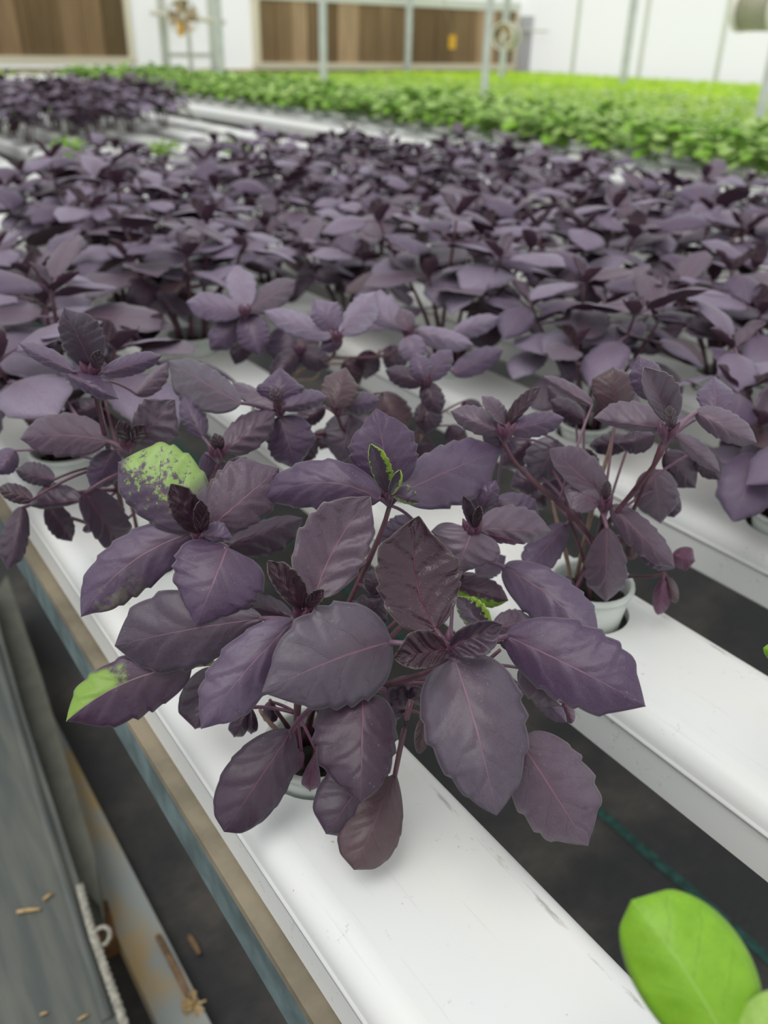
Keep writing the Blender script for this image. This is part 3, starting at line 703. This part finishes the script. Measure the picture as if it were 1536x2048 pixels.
P2LOW = [
 (1232, 830, 1226, 734, 46, 44, .126, .152, K(mat='bronze', p2=.35, amp=.03)),
 (1187, 812, 1085, 752, 11, 18, .132, .138, K(mat='mauve')),
 (1132, 1048, 1047, 1148, 36, 34, .064, .050, K(mat='purple', p2=.42, pet=(1160, 1030, .07))),
 (1308, 938, 1321, 1047, 44, 46, .104, .064, K(mat='mauve', p1=.4, p2=.42, pet=(1312, 910, .11))),
 (1330, 970, 1348, 1035, 22, 22, .09, .062, K(mat='dark', p2=.4, amp=0)),
 (1275, 1072, 1349, 1138, 10, 30, .062, .05, K(mat='purple')),
 (1344, 1110, 1390, 1122, 24, 24, .046, .042, K(mat='magenta', amp=0, p2=.35, pet=(1330, 1140, .04))),
 (1326, 1160, 1316, 1230, 22, 16, .036, .014, K(mat='magenta', amp=0, pet=(1328, 1145, .038))),
 (1334, 1154, 1353, 1206, 13, 14, .036, .022, K(mat='bronze', amp=0, pet=(1328, 1145, .038))),
 (1090, 990, 1060, 1010, 22, 22, .06, .05, K(mat='dark', amp=0)),
 (1150, 1180, 1120, 1160, 14, 14, .03, .03, K(mat='dark', amp=0, p2=.4)),
 (1260, 1120, 1275, 1060, 16, 18, .05, .06, K(mat='bronze', amp=0)),
 (1170, 840, 1100, 800, 26, 22, .11, .12, K(mat='dark')),
 (1262, 882, 1178, 892, 24, 20, .10, .09, K(mat='dark')), (1150, 820, 1094, 772, 24, 20, .11, .12, K(mat='dark')),
 (1060, 880, 1000, 935, 30, 30, .09, .07, K(mat='dark')), (1080, 950, 1020, 975, 30, 30, .08, .07, K(mat='dark')), (1150, 900, 1190, 960, 30, 28, .09, .07, K(mat='wine')), (1395, 900, 1440, 960, 26, 26, .11, .09, K(mat='dark')),
]
custom_plant('potted_basil', 1, 0, 'purple basil in a raised white pot, front of the second channel', None, .010, POT2, P2LOW,
    [((.012, 0), (1330, 1145, .036)), ((-.012, .004), (1105, 1000, .07)), ((-.008, -.008), (1130, 1000, .08)), ((0, .012), (1232, 846, .124)), ((.01, -.006), (1322, 884, .142))], .85)

LEFT = [
 ((256, 886, .120), [
  (272, 884, 350, 800, 46, 52, .120, .142, K(mat='mauve', p2=.38, kp=-.003, wav=2)),
  (216, 882, 40, 878, 44, 44, .120, .108, K(mat='mauve', m=(0, -10))),
  (228, 900, 183, 980, 36, 30, .112, .084, K(mat='purple')),
  (256, 884, 240, 840, 16, 16, .122, .138, K(mat='wine', kp=-.003)),
  (262, 884, 290, 850, 16, 16, .122, .136, K(mat='wine', kp=-.003))]),
 ((182, 738, .168), [
  (186, 736, 128, 616, 36, 50, .168, .200, K(mat='blue')),
  (150, 744, 38, 687, 16, 20, .168, .172, K(mat='purple')),
  (134, 748, 236, 798, 24, 17, .166, .158, K(mat='purple', p1=.4, p2=.35)),
  (206, 746, 324, 711, 22, 22, .168, .168, K(mat='purple')),
  (270, 790, 336, 724, 10, 28, .14, .15, K(mat='mauve')),
  (190, 738, 200, 700, 14, 14, .17, .185, K(mat='wine', kp=-.003))]),
 ((436, 905, .118), [
  (446, 904, 550, 824, 36, 36, .118, .132, K(mat='mauve', wav=2)),
  (410, 905, 452, 964, 22, 36, .112, .092, K(mat='purple', p2=.4)),
  (406, 876, 366, 792, 24, 26, .116, .132, K(mat='purple')),
  (440, 900, 430, 866, 14, 14, .12, .13, K(mat='wine', kp=-.003)),
  (450, 930, 530, 950, 24, 24, .10, .09, K(mat='dark'))]),
]
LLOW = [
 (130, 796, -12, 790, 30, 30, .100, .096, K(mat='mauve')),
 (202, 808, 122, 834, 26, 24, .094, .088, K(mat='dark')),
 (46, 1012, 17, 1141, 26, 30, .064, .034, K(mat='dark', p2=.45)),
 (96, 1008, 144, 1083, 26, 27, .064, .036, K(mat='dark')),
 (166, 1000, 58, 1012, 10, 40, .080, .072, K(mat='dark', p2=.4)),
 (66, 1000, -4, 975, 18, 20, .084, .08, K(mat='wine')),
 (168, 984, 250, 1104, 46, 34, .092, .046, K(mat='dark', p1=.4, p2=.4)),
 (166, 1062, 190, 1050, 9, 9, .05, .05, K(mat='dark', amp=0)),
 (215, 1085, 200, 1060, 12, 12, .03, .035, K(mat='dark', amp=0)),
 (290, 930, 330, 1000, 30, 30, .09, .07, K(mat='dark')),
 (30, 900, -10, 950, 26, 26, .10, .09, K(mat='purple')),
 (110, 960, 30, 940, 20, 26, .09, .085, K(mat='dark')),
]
custom_plant('potted_basil', 0, 1, 'purple basil second in the nearest channel, hanging leaves over the aisle', None, 0.0, LEFT, LLOW,
    [((-.012, 0), (70, 1000, .07)), ((-.01, .008), (150, 985, .08)), ((.0, .012), (210, 800, .09))], .85)

MIDC = [
 ((560, 812, .132), [
  (560, 806, 560, 734, 52, 52, .134, .150, K(mat='purple', p2=.4)),
  (555, 812, 464, 764, 24, 12, .133, .138, K(mat='mauve', kp=-.003)),
  (562, 816, 656, 794, 26, 16, .133, .134, K(mat='purple')),
  (560, 832, 594, 940, 54, 42, .126, .098, K(mat='purple', p1=.4, p2=.45)),
  (482, 808, 336, 721, 56, 32, .140, .142, K(mat='blue', p2=.5)),
  (560, 808, 545, 775, 12, 12, .136, .145, K(mat='wine', kp=-.003))]),
 ((676, 815, .118), [
  (668, 816, 692, 734, 36, 38, .120, .138, K(mat='bronze')),
  (702, 828, 680, 928, 46, 48, .106, .080, K(mat='blue', p1=.4, p2=.4)),
  (764, 784, 806, 872, 38, 32, .104, .078, K(mat='bronze', p2=.4)),
  (690, 810, 760, 800, 22, 22, .118, .116, K(mat='purple')),
  (650, 815, 590, 850, 20, 24, .11, .10, K(mat='dark'))]),
 ((850, 760, .12), [
  (850, 760, 905, 700, 24, 24, .12, .13, K(mat='purple')),
  (850, 764, 770, 740, 24, 20, .12, .12, K(mat='dark')),
  (850, 764, 880, 830, 24, 24, .118, .10, K(mat='dark')),
  (850, 760, 830, 705, 22, 22, .122, .135, K(mat='purple'))]),
]
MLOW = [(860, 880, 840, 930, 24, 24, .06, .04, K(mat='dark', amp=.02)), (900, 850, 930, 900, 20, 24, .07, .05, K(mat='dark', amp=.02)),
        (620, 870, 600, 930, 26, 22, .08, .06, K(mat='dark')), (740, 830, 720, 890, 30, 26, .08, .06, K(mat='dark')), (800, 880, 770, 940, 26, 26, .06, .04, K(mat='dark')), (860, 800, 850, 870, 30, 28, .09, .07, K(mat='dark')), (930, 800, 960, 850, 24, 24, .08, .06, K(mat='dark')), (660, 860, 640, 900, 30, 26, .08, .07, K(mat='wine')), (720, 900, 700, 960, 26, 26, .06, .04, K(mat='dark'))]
custom_plant('potted_basil', 1, 1, 'purple basil second in the second channel, just behind the sharp plant', None, 0.0, MIDC, MLOW,
    [((.008, .004), (890, 800, .09)), ((.012, -.004), (930, 860, .07))], .85)

WC = [
 ((674, 672, .130), [
  (664, 674, 527, 622, 26, 24, .130, .132, K(mat='lilac')),
  (672, 664, 628, 599, 26, 36, .132, .152, K(mat='lilac', p2=.45)),
  (680, 668, 752, 584, 24, 40, .132, .150, K(mat='lilac', p2=.45)),
  (576, 652, 573, 741, 46, 46, .108, .078, K(mat='purple', p1=.45, p2=.45)),
  (684, 676, 640, 700, 18, 18, .128, .118, K(mat='purple'))]),
 ((815, 664, .115), [
  (804, 658, 706, 596, 20, 44, .116, .128, K(mat='lilac', p2=.45)),
  (815, 672, 839, 729, 27, 29, .114, .096, K(mat='lilac', p1=.4)),
  (830, 660, 948, 690, 18, 27, .115, .108, K(mat='lilac')),
  (816, 660, 800, 615, 20, 22, .118, .130, K(mat='mauve', kp=-.003)),
  (905, 748, 1006, 700, 26, 24, .090, .094, K(mat='purple')),
  (905, 668, 1000, 634, 20, 22, .100, .104, K(mat='lilac'))]),
 ((490, 622, .130), [
  (486, 624, 372, 604, 30, 28, .130, .126, K(mat='lilac', p2=.45)), (492, 616, 470, 530, 28, 32, .132, .152, K(mat='lilac', p2=.45)),
  (498, 620, 592, 560, 26, 30, .131, .136, K(mat='mauve')), (494, 628, 520, 712, 32, 32, .126, .100, K(mat='purple', p1=.42, p2=.45)), (484, 630, 420, 700, 28, 28, .122, .096, K(mat='purple', p2=.45)), (500, 650, 470, 730, 24, 24, .10, .07, K(mat='dark')), (480, 640, 540, 660, 20, 20, .11, .10, K(mat='bronze'))]),
 ((600, 700, .10), [
  (600, 700, 660, 735, 26, 26, .10, .09, K(mat='dark')), (600, 700, 540, 760, 24, 24, .10, .08, K(mat='dark')), (600, 698, 640, 650, 22, 22, .10, .11, K(mat='bronze'))]),
]
WLOW = [(740, 700, 730, 760, 26, 26, .09, .06, K(mat='dark')), (780, 690, 800, 750, 26, 24, .09, .07, K(mat='dark')), (690, 720, 720, 770, 22, 22, .08, .06, K(mat='wine'))]
custom_plant('potted_basil', 1, 2, 'purple basil third in the second channel, broad lilac leaves behind the green edged tip', None, 0.0, WC, WLOW, [((.008, .004), (760, 700, .09)), ((.0, -.008), (640, 740, .07))], .85)
# ------------------------------------------------------------------ generic plants
def tmpl_leaf(bow, droop, cup, fold, p1, p2, nu, nv, mat, under, amp=.12, wav=.012, pet=.22, half=.31, name='leaf'):
    u, v = grid_uv(nu, nv); s = np.maximum(wprof(np.clip(u, 1e-6, 1-1e-6), p1, p2), .02*(1-u)); ph = random.random()
    G = np.zeros((nu+1, nv+1, 3)); y = pet+u*(1-.5*droop*u**2*.5); zc = bow*4*u*(1-u)*.5-droop*u**2
    q = random.uniform(0, 6)
    for j, vv in enumerate(v):
        w = half*tipcap(s, u, (1.12 if amp >= .04 else 2.2)/half)*(1+teeth(u, 1 if vv > 0 else -1, 6., amp, ph)); av = abs(vv)
        G[:, j, 0] = w*vv; G[:, j, 1] = y
        G[:, j, 2] = zc+cup*av**1.6*s+fold*av*s+wav*av**2*np.sin(u*11+q+vv)*s
    b = leaf_layers(G[:, ::1], None, .006, [np.array([0, 0, -.02]), np.array([0, pet*.5, 0]), G[1, nv//2]], .014)
    return b.mesh(name, M[mat], M[under])
TL = [tmpl_leaf(.1, .18, -.05, 0, .55, .6, 24, 6, 'lilac', 'under'), tmpl_leaf(.12, .3, -.07, 0, .6, .55, 24, 6, 'purple', 'under'),
      tmpl_leaf(.06, .06, -.03, .05, .5, .55, 24, 6, 'mauve', 'under'), tmpl_leaf(.1, .22, -.06, 0, .55, .5, 24, 6, 'lilac', 'under'), tmpl_leaf(.1, .25, -.06, 0, .5, .55, 24, 6, 'lilac', 'under')]
TY = [tmpl_leaf(.02, -.12, .12, .12, .55, .6, 14, 6, 'mauve', 'under', wav=.04, pet=.06), tmpl_leaf(.02, -.1, .1, .1, .5, .55, 14, 6, 'wine', 'under', wav=.04, pet=.06)]
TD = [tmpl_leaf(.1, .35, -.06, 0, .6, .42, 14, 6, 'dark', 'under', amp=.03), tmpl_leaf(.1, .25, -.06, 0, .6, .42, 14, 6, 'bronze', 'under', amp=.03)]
TG = [tmpl_leaf(.14, .22, -.1, 0, .55, .5, 8, 4, 'green_mid', 'green_under', amp=0, half=.36), tmpl_leaf(.1, .05, .06, 0, .5, .5, 8, 4, 'green_mid', 'green_under', amp=0, half=.36), tmpl_leaf(.16, .35, -.12, 0, .5, .5, 8, 4, 'green', 'green_under', amp=0, half=.36)]
def lmat(pos, az, el, roll, L):
    # leaf +Y outwards at azimuth az, raised by el
    m = Matrix.Rotation(az, 4, 'Z') @ Matrix.Rotation(el, 4, 'X') @ Matrix.Rotation(roll, 4, 'Y')
    return Matrix.Translation(tuple(pos)) @ m @ Matrix.Scale(L, 4)
def proto(seed, nst, h, spread, Lr, big, young, low, mat='stem', nodes=3):
    R_ = random.Random(seed); parts = []; stems = []
    for s in range(nst):
        az = 2*math.pi*(s+R_.uniform(-.25, .25))/nst; rr = spread*(R_.uniform(.55, 1.0) if s else R_.uniform(0, .4))
        hh = h*(R_.uniform(.72, 1.0) if s else 1.05)
        a = np.array([.012*math.cos(az), .012*math.sin(az), .004]); c = np.array([rr*math.cos(az), rr*math.sin(az), hh])
        m1 = a+np.array([0, 0, hh*.45])+(c-a)*np.array([.12, .12, 0]); m2 = c-np.array([0, 0, hh*.22])-(c-a)*np.array([.15, .15, 0])
        f = lambda t: (1-t)**3*a+3*t*(1-t)**2*m1+3*t*t*(1-t)*m2+t**3*c
        b = MB(); b.tube([f(t) for t in np.linspace(0, 1, 8)], np.linspace(.0023, .0013, 8), 6); stems.append(b.mesh('stem', M[mat]))
        ph = R_.uniform(0, math.pi)
        for k in range(nodes):
            t = 1-.19*k-(.02 if k else 0); pos = f(t)
            for q in range(2):
                aa = ph+k*math.pi/2+q*math.pi+R_.uniform(-.3, .3)
                if k == 0: L = R_.uniform(.8, 1.05)*Lr*.85; el = R_.uniform(-.1, .6); parts.append((R_.choice(big), lmat(pos, aa, el, R_.uniform(-.4, .4), L)))
                elif k == 1: L = R_.uniform(.85, 1.1)*Lr; el = R_.uniform(-.3, .35); parts.append((R_.choice(big), lmat(pos, aa, el, R_.uniform(-.3, .3), L)))
                else: L = R_.uniform(.7, 1.0)*Lr; el = R_.uniform(-.35, .1); parts.append((R_.choice(low if R_.random() < .6 else big), lmat(pos, aa, el, R_.uniform(-.4, .4), L)))
        for q in range(2):
            parts.append((R_.choice(young), lmat(c-np.array([0, 0, .002]), ph+math.pi/2+q*math.pi+R_.uniform(-.3, .3), R_.uniform(.45, .95), 0, Lr*R_.uniform(.28, .46))))
    return stems, parts
PR = [proto(10+i, 7+(i % 2), .122+.012*(i % 3), .080+.008*(i % 2), .068, TL, TY, TD) for i in range(6)]
def joined(pr, mats_from):
    """one mesh of a whole plant, for plants too small in view to show their parts"""
    vs_, fs_, mi_, uv_ = [], [], [], []; mats = []; n = 0
    stems, parts = pr
    for me, mw in [(s, Matrix()) for s in stems]+parts:
        A = np.empty(len(me.vertices)*3); me.vertices.foreach_get('co', A); A = A.reshape(-1, 3)
        Mx = np.array(mw); A = A@Mx[:3, :3].T+Mx[:3, 3]
        idx = []
        for m in me.materials:
            if m not in mats: mats.append(m)
            idx.append(mats.index(m))
        lu = np.empty(len(me.loops)*2); me.uv_layers[0].data.foreach_get('uv', lu); lu = lu.reshape(-1, 2)
        for p in me.polygons:
            fs_.append(tuple(i+n for i in p.vertices)); mi_.append(idx[p.material_index]); uv_.append(lu[list(p.loop_indices)])
        vs_.append(A); n += len(A)
    me = bpy.data.meshes.new('plant'); me.from_pydata(np.concatenate(vs_).tolist(), [], fs_)
    for m in mats: me.materials.append(m)
    me.polygons.foreach_set('material_index', mi_); me.polygons.foreach_set('use_smooth', [True]*len(fs_))
    ul = me.uv_layers.new(name='UVMap'); ul.data.foreach_set('uv', np.concatenate(uv_).ravel()); me.update(); return me

def inview(x, y, z0=0, z1=.17, rad=.12, mar=10):
    pts = []
    for z in (z0, z1):
        q = proj((x, y, z))
        if q[2] < .08: return False
        pts.append(q)
    R_ = rad*FPX/min(p[2] for p in pts)
    xs = [p[0] for p in pts]; ys = [p[1] for p in pts]
    return max(xs)+R_ > -mar and min(xs)-R_ < 1536+mar and max(ys) > -50 and min(ys)-R_ < 2048+mar

def put_plant(pr, x, y, rz, sc, label, group, name='potted_basil', cat='basil plant', lift=0.0, pot=True):
    root = empty(name, (x, y, 0), label, cat, group, rz, sc)
    if pot: link('net_pot', POT, root, Matrix.Translation((0, 0, lift))); link('rooting_plug', PLUG, root, Matrix.Translation((0, 0, lift)))
    for s in pr[0]: link('stem', s, root)
    for me, mw in pr[1]: link('leaf', me, root, mw)
    return root
DONE = {(0, 0), (0, 1), (1, 0), (1, 1), (1, 2)}
count = 0
for k in range(0, 7):
    jmax = (6, 7, 8, 8, 9, 9, 9)[k]
    for j in range(-1, jmax):
        if (k, j) in DONE: continue
        if j < 0 and k < 4: continue
        x, y = cx(k), pot_y(k, j)
        if not inview(x, y): continue
        rs = random.Random(k*100+j)
        if j >= jmax-1 and rs.random() < .2: continue
        lab = 'purple basil, plant %s from the front in the %s channel from the rail' % (ORD[max(0, j)], ORD[k])
        sc = rs.uniform(.88, 1.1)*(.9 if k == 6 or j >= 6 else 1)
        put_plant(PR[rs.randrange(6)], x, y, rs.uniform(0, 6.28), sc, lab, 'purple basil plants on the near table', lift=rs.choice((0, 0, .006)))
        count += 1
# distant block of purple basil on the far table
JP = [joined(p, None) for p in PR]
for k in range(0, 7):
    for j in range(6):
        if (k == 6 and j < 2) or (k == 5 and j < 1): continue
        x, y = cx(k), YF0+.15+.2*j
        if not inview(x, y): continue
        rs = random.Random(k*1000+j)
        o = link('potted_basil', JP[rs.randrange(6)]); o.location = (x, y, 0); o.rotation_euler = (0, 0, rs.uniform(0, 6.28)); sc = rs.uniform(.95, 1.12); o.scale = (sc,)*3
        tag(o, 'distant purple basil in the upper left block, %s row back, %s from its right end' % (ORD[j], ORD[(6 if j > 1 else 5 if j > 0 else 4)-k]), 'basil plant', 'purple basil plants of the distant block'); count += 1
print('purple plants', count)

# green plants at the near right corner of the table
def gl(*a, **k): pass
g1 = [((1470, 2150, .085), [
  (1474, 2128, 1262, 1800, 104, 128, .088, .108, K(mat='green', under='green_under', p1=.5, p2=.5, amp=0, m=(8, -14), kp=.006, km=.006, wav=.9, nu=30)),
  (1490, 2120, 1590, 1985, 70, 70, .088, .10, K(mat='green_mid', under='green_under', amp=0, wav=.9, nu=30)),
  (1480, 2150, 1300, 2260, 60, 60, .085, .07, K(mat='green', under='green_under', amp=0, nu=30)),
  (1480, 2150, 1640, 2230, 60, 60, .085, .07, K(mat='green', under='green_under', amp=0, nu=30))])]
o = custom_plant('potted_green_basil', 0, -1, 'bright green basil leaf tips rising at the lower right corner', None, 0.0, g1, [], cat='basil plant')
g2 = [((1640, 1330, .09), [
  (1630, 1330, 1526, 1296, 28, 26, .09, .088, K(mat='green', under='green_under', amp=0, nu=30)),
  (1645, 1320, 1700, 1240, 40, 40, .09, .10, K(mat='green', under='green_under', amp=0, nu=30)),
  (1650, 1340, 1760, 1380, 40, 40, .09, .08, K(mat='green', under='green_under', amp=0, nu=30)),
  (1640, 1345, 1600, 1450, 40, 40, .09, .06, K(mat='green', under='green_under', amp=0, nu=30))])]
custom_plant('potted_green_basil', 1, -1, 'green leaf tip poking in at the right rim above the second channel', None, 0.0, g2, [], cat='basil plant')
for o in bpy.data.objects:
    if o.parent and o.parent.name.startswith('potted_green') and o.name.startswith('stem'): o.data.materials[0] = M['stem_green']
    if o.parent and o.parent.name.startswith('potted_green') and o.name.startswith('bud'): o.data.materials[0] = M['green']

# green table beyond the purple rows
PG = [proto(50+i, 9, .085+.012*(i % 2), .078, .062, TG, TG[1:2], TG[:2], 'stem_green', 3) for i in range(4)]
JG = [joined(p, None) for p in PG]
gc = 0
for i, x in enumerate(GX):
    for j in range(2, 40):
        y = .1+.19*j
        if not inview(x, y, 0, .1): continue
        rs = random.Random(7000+i*100+j); rz, sc = rs.uniform(0, 6.28), rs.uniform(.85, 1.1)
        if i == 0 and y < 4.5:
            put_plant(PG[rs.randrange(4)], x, y, rz, sc, 'bushy green basil, plant %s from the right along the front green row' % ORD[min(19, max(0, j-5))], 'green basil plants of the front green row', 'potted_green_basil')
        else:
            o = link('potted_green_basil', JG[rs.randrange(4)]); o.location = (x, y, 0); o.rotation_euler = (0, 0, rz); o.scale = (sc,)*3
            tag(o, 'blurred green basil plant, %s green row from the front, %s' % (ORD[i], '%s from its right end' % ORD[j-5] if 5 <= j < 25 else '%s from its far left end' % ORD[39-j]), 'basil plant', 'green basil plants of the green table')
        gc += 1
for k, y in ((3, 2.80), (4, 2.66), (5, 2.52)):
    if k == 5 and False: continue
    put_plant(PG[k-3], cx(k), pot_y(k, 12 if k == 3 else 11), k*1.3, .5, 'small pale green seedling in the %s channel, in the empty stretch' % ORD[k], 'green seedlings in the empty channels', 'green_seedling', 'seedling')
print('green plants', gc)
# far beds: uncountable greenery, real little leaves
def far_bed(name, x0, x1, y0, y1, z, sp, h, cols, label, nl=11):
    xs, ys = np.meshgrid(np.arange(x0, x1, sp), np.arange(y0, y1, sp)); c = np.stack([xs.ravel(), ys.ravel()], 1)
    keep = [inview(a, b2, z, z+h, .1) for a, b2 in c]; c = c[keep]; n = len(c)
    c = c+rng.normal(0, .02, c.shape)
    az = rng.uniform(0, 6.28, (n, nl)); el = rng.uniform(.0, 1.1, (n, nl)); L = rng.uniform(.05, .085, (n, nl)); hz = rng.uniform(.35, 1, (n, nl))*h
    base = np.stack([np.repeat(c[:, :1], nl, 1)+.02*np.cos(az), np.repeat(c[:, 1:], nl, 1)+.02*np.sin(az), z+hz*.6], 2).reshape(-1, 3)
    az, el, L = az.ravel(), el.ravel(), L.ravel()
    d = np.stack([np.cos(az)*np.cos(el), np.sin(az)*np.cos(el), np.sin(el)*.6], 1); s = np.stack([-np.sin(az), np.cos(az), rng.uniform(-.3, .3, len(az))], 1)
    p0, p1_, p2_ = base, base+d*(L*.55)[:, None]+s*(L*.36)[:, None], base+d*(L*.55)[:, None]-s*(L*.36)[:, None]
    p3 = base+d*L[:, None]-np.array([0, 0, 1])*(L*.25)[:, None]
    m_ = base+d*(L*.5)[:, None]-np.array([0, 0, 1])*(L*.10)[:, None]
    V = np.stack([p0, p1_, p3, p2_, m_], 1).reshape(-1, 3); k = np.arange(len(base))*5
    F = np.concatenate([np.stack([k, k+4, k+1], 1), np.stack([k+1, k+4, k+2], 1), np.stack([k+4, k+3, k+2], 1), np.stack([k, k+3, k+4], 1)])
    me = bpy.data.meshes.new(name); me.from_pydata(V.tolist(), [], F.tolist())
    for m in cols: me.materials.append(m)
    mi = np.tile(np.repeat(rng.integers(0, len(cols), n), nl), 4); me.polygons.foreach_set('material_index', mi); me.update()
    o = link(name, me); tag(o, label, 'greenery', None, 'stuff'); return o
def gm(name, c, t=.35):
    n = NT(name); n.set(Base_Color=n.mix(n.step(n.noise(n.coord(), 2.2, 3), .35, .65), tuple(v*.75 for v in c), c), Roughness=.55)
    tr = n.n('BsdfTranslucent'); tr.inputs[0].default_value = (*[min(1, v*1.3) for v in c], 1); ms = n.n('MixShader'); ms.inputs[0].default_value = t
    n.t.links.new(n.b.outputs[0], ms.inputs[1]); n.t.links.new(tr.outputs[0], ms.inputs[2]); n.t.links.new(ms.outputs[0], n.N['Material Output'].inputs[0]); return n.mat
G_A = [gm('far_green_a', (.38, .58, .06)), gm('far_green_b', (.48, .68, .10)), gm('far_green_c', (.29, .48, .06))]
G_Y = [gm('far_lime_a', (.48, .72, .03)), gm('far_lime_b', (.38, .62, .03)), gm('far_lime_c', (.56, .76, .05))]
ZF = -.20
far_bed('lettuce_bed', 3.6, 8.6, 1.5, 13.2, ZF, .17, .13, G_A, 'wide bed of small green plants beyond the green table')
far_bed('lime_lettuce_bed', 8.8, 12.6, 1.5, 13.2, ZF, .17, .15, G_Y, 'bright lime green bed along the white side wall')
far_bed('leafy_bed', -3.5, 3.3, 9.2, 13.4, ZF, .17, .15, G_A, 'bed of green plants at the foot of the end wall')
far_bed('leafy_bed', -1.0, 1.7, 4.8, 9.0, ZF+.08, .15, .15, G_A, 'green bed directly behind the distant purple block')
for nm, x0, x1, y0, y1, lab in (('grow_tray', 3.5, 8.65, 1.4, 13.25, 'white tray table under the wide green bed'), ('grow_tray', 8.75, 12.65, 1.4, 13.25, 'white tray table under the lime green bed'), ('grow_tray', -1.05, 1.75, 4.7, 9.02, 'white tray table under the green bed behind the distant purple block'), ('grow_tray', -3.6, 3.35, 9.1, 13.45, 'white tray table under the green bed by the end wall')):
    ox, oy = (x0+x1)/2, (y0+y1)/2; ZT = ZF+.08 if x1 == 1.75 else ZF
    r = empty(nm, (ox, oy, FZ), lab, 'tray table')
    b = MB(); b.box((x0-ox, y0-oy, ZT-.05-FZ), (x1-ox, y1-oy, ZT-FZ)); b.obj('tray', M['white'], r)
    for sx in (x0+.2-ox, x1-.2-ox):
        for sy in (y0+.3-oy, y1-.3-oy):
            b = MB(); b.box((sx-.03, sy-.03, 0), (sx+.03, sy+.03, ZT-.05-FZ)); b.obj('leg', M['galv'], r)
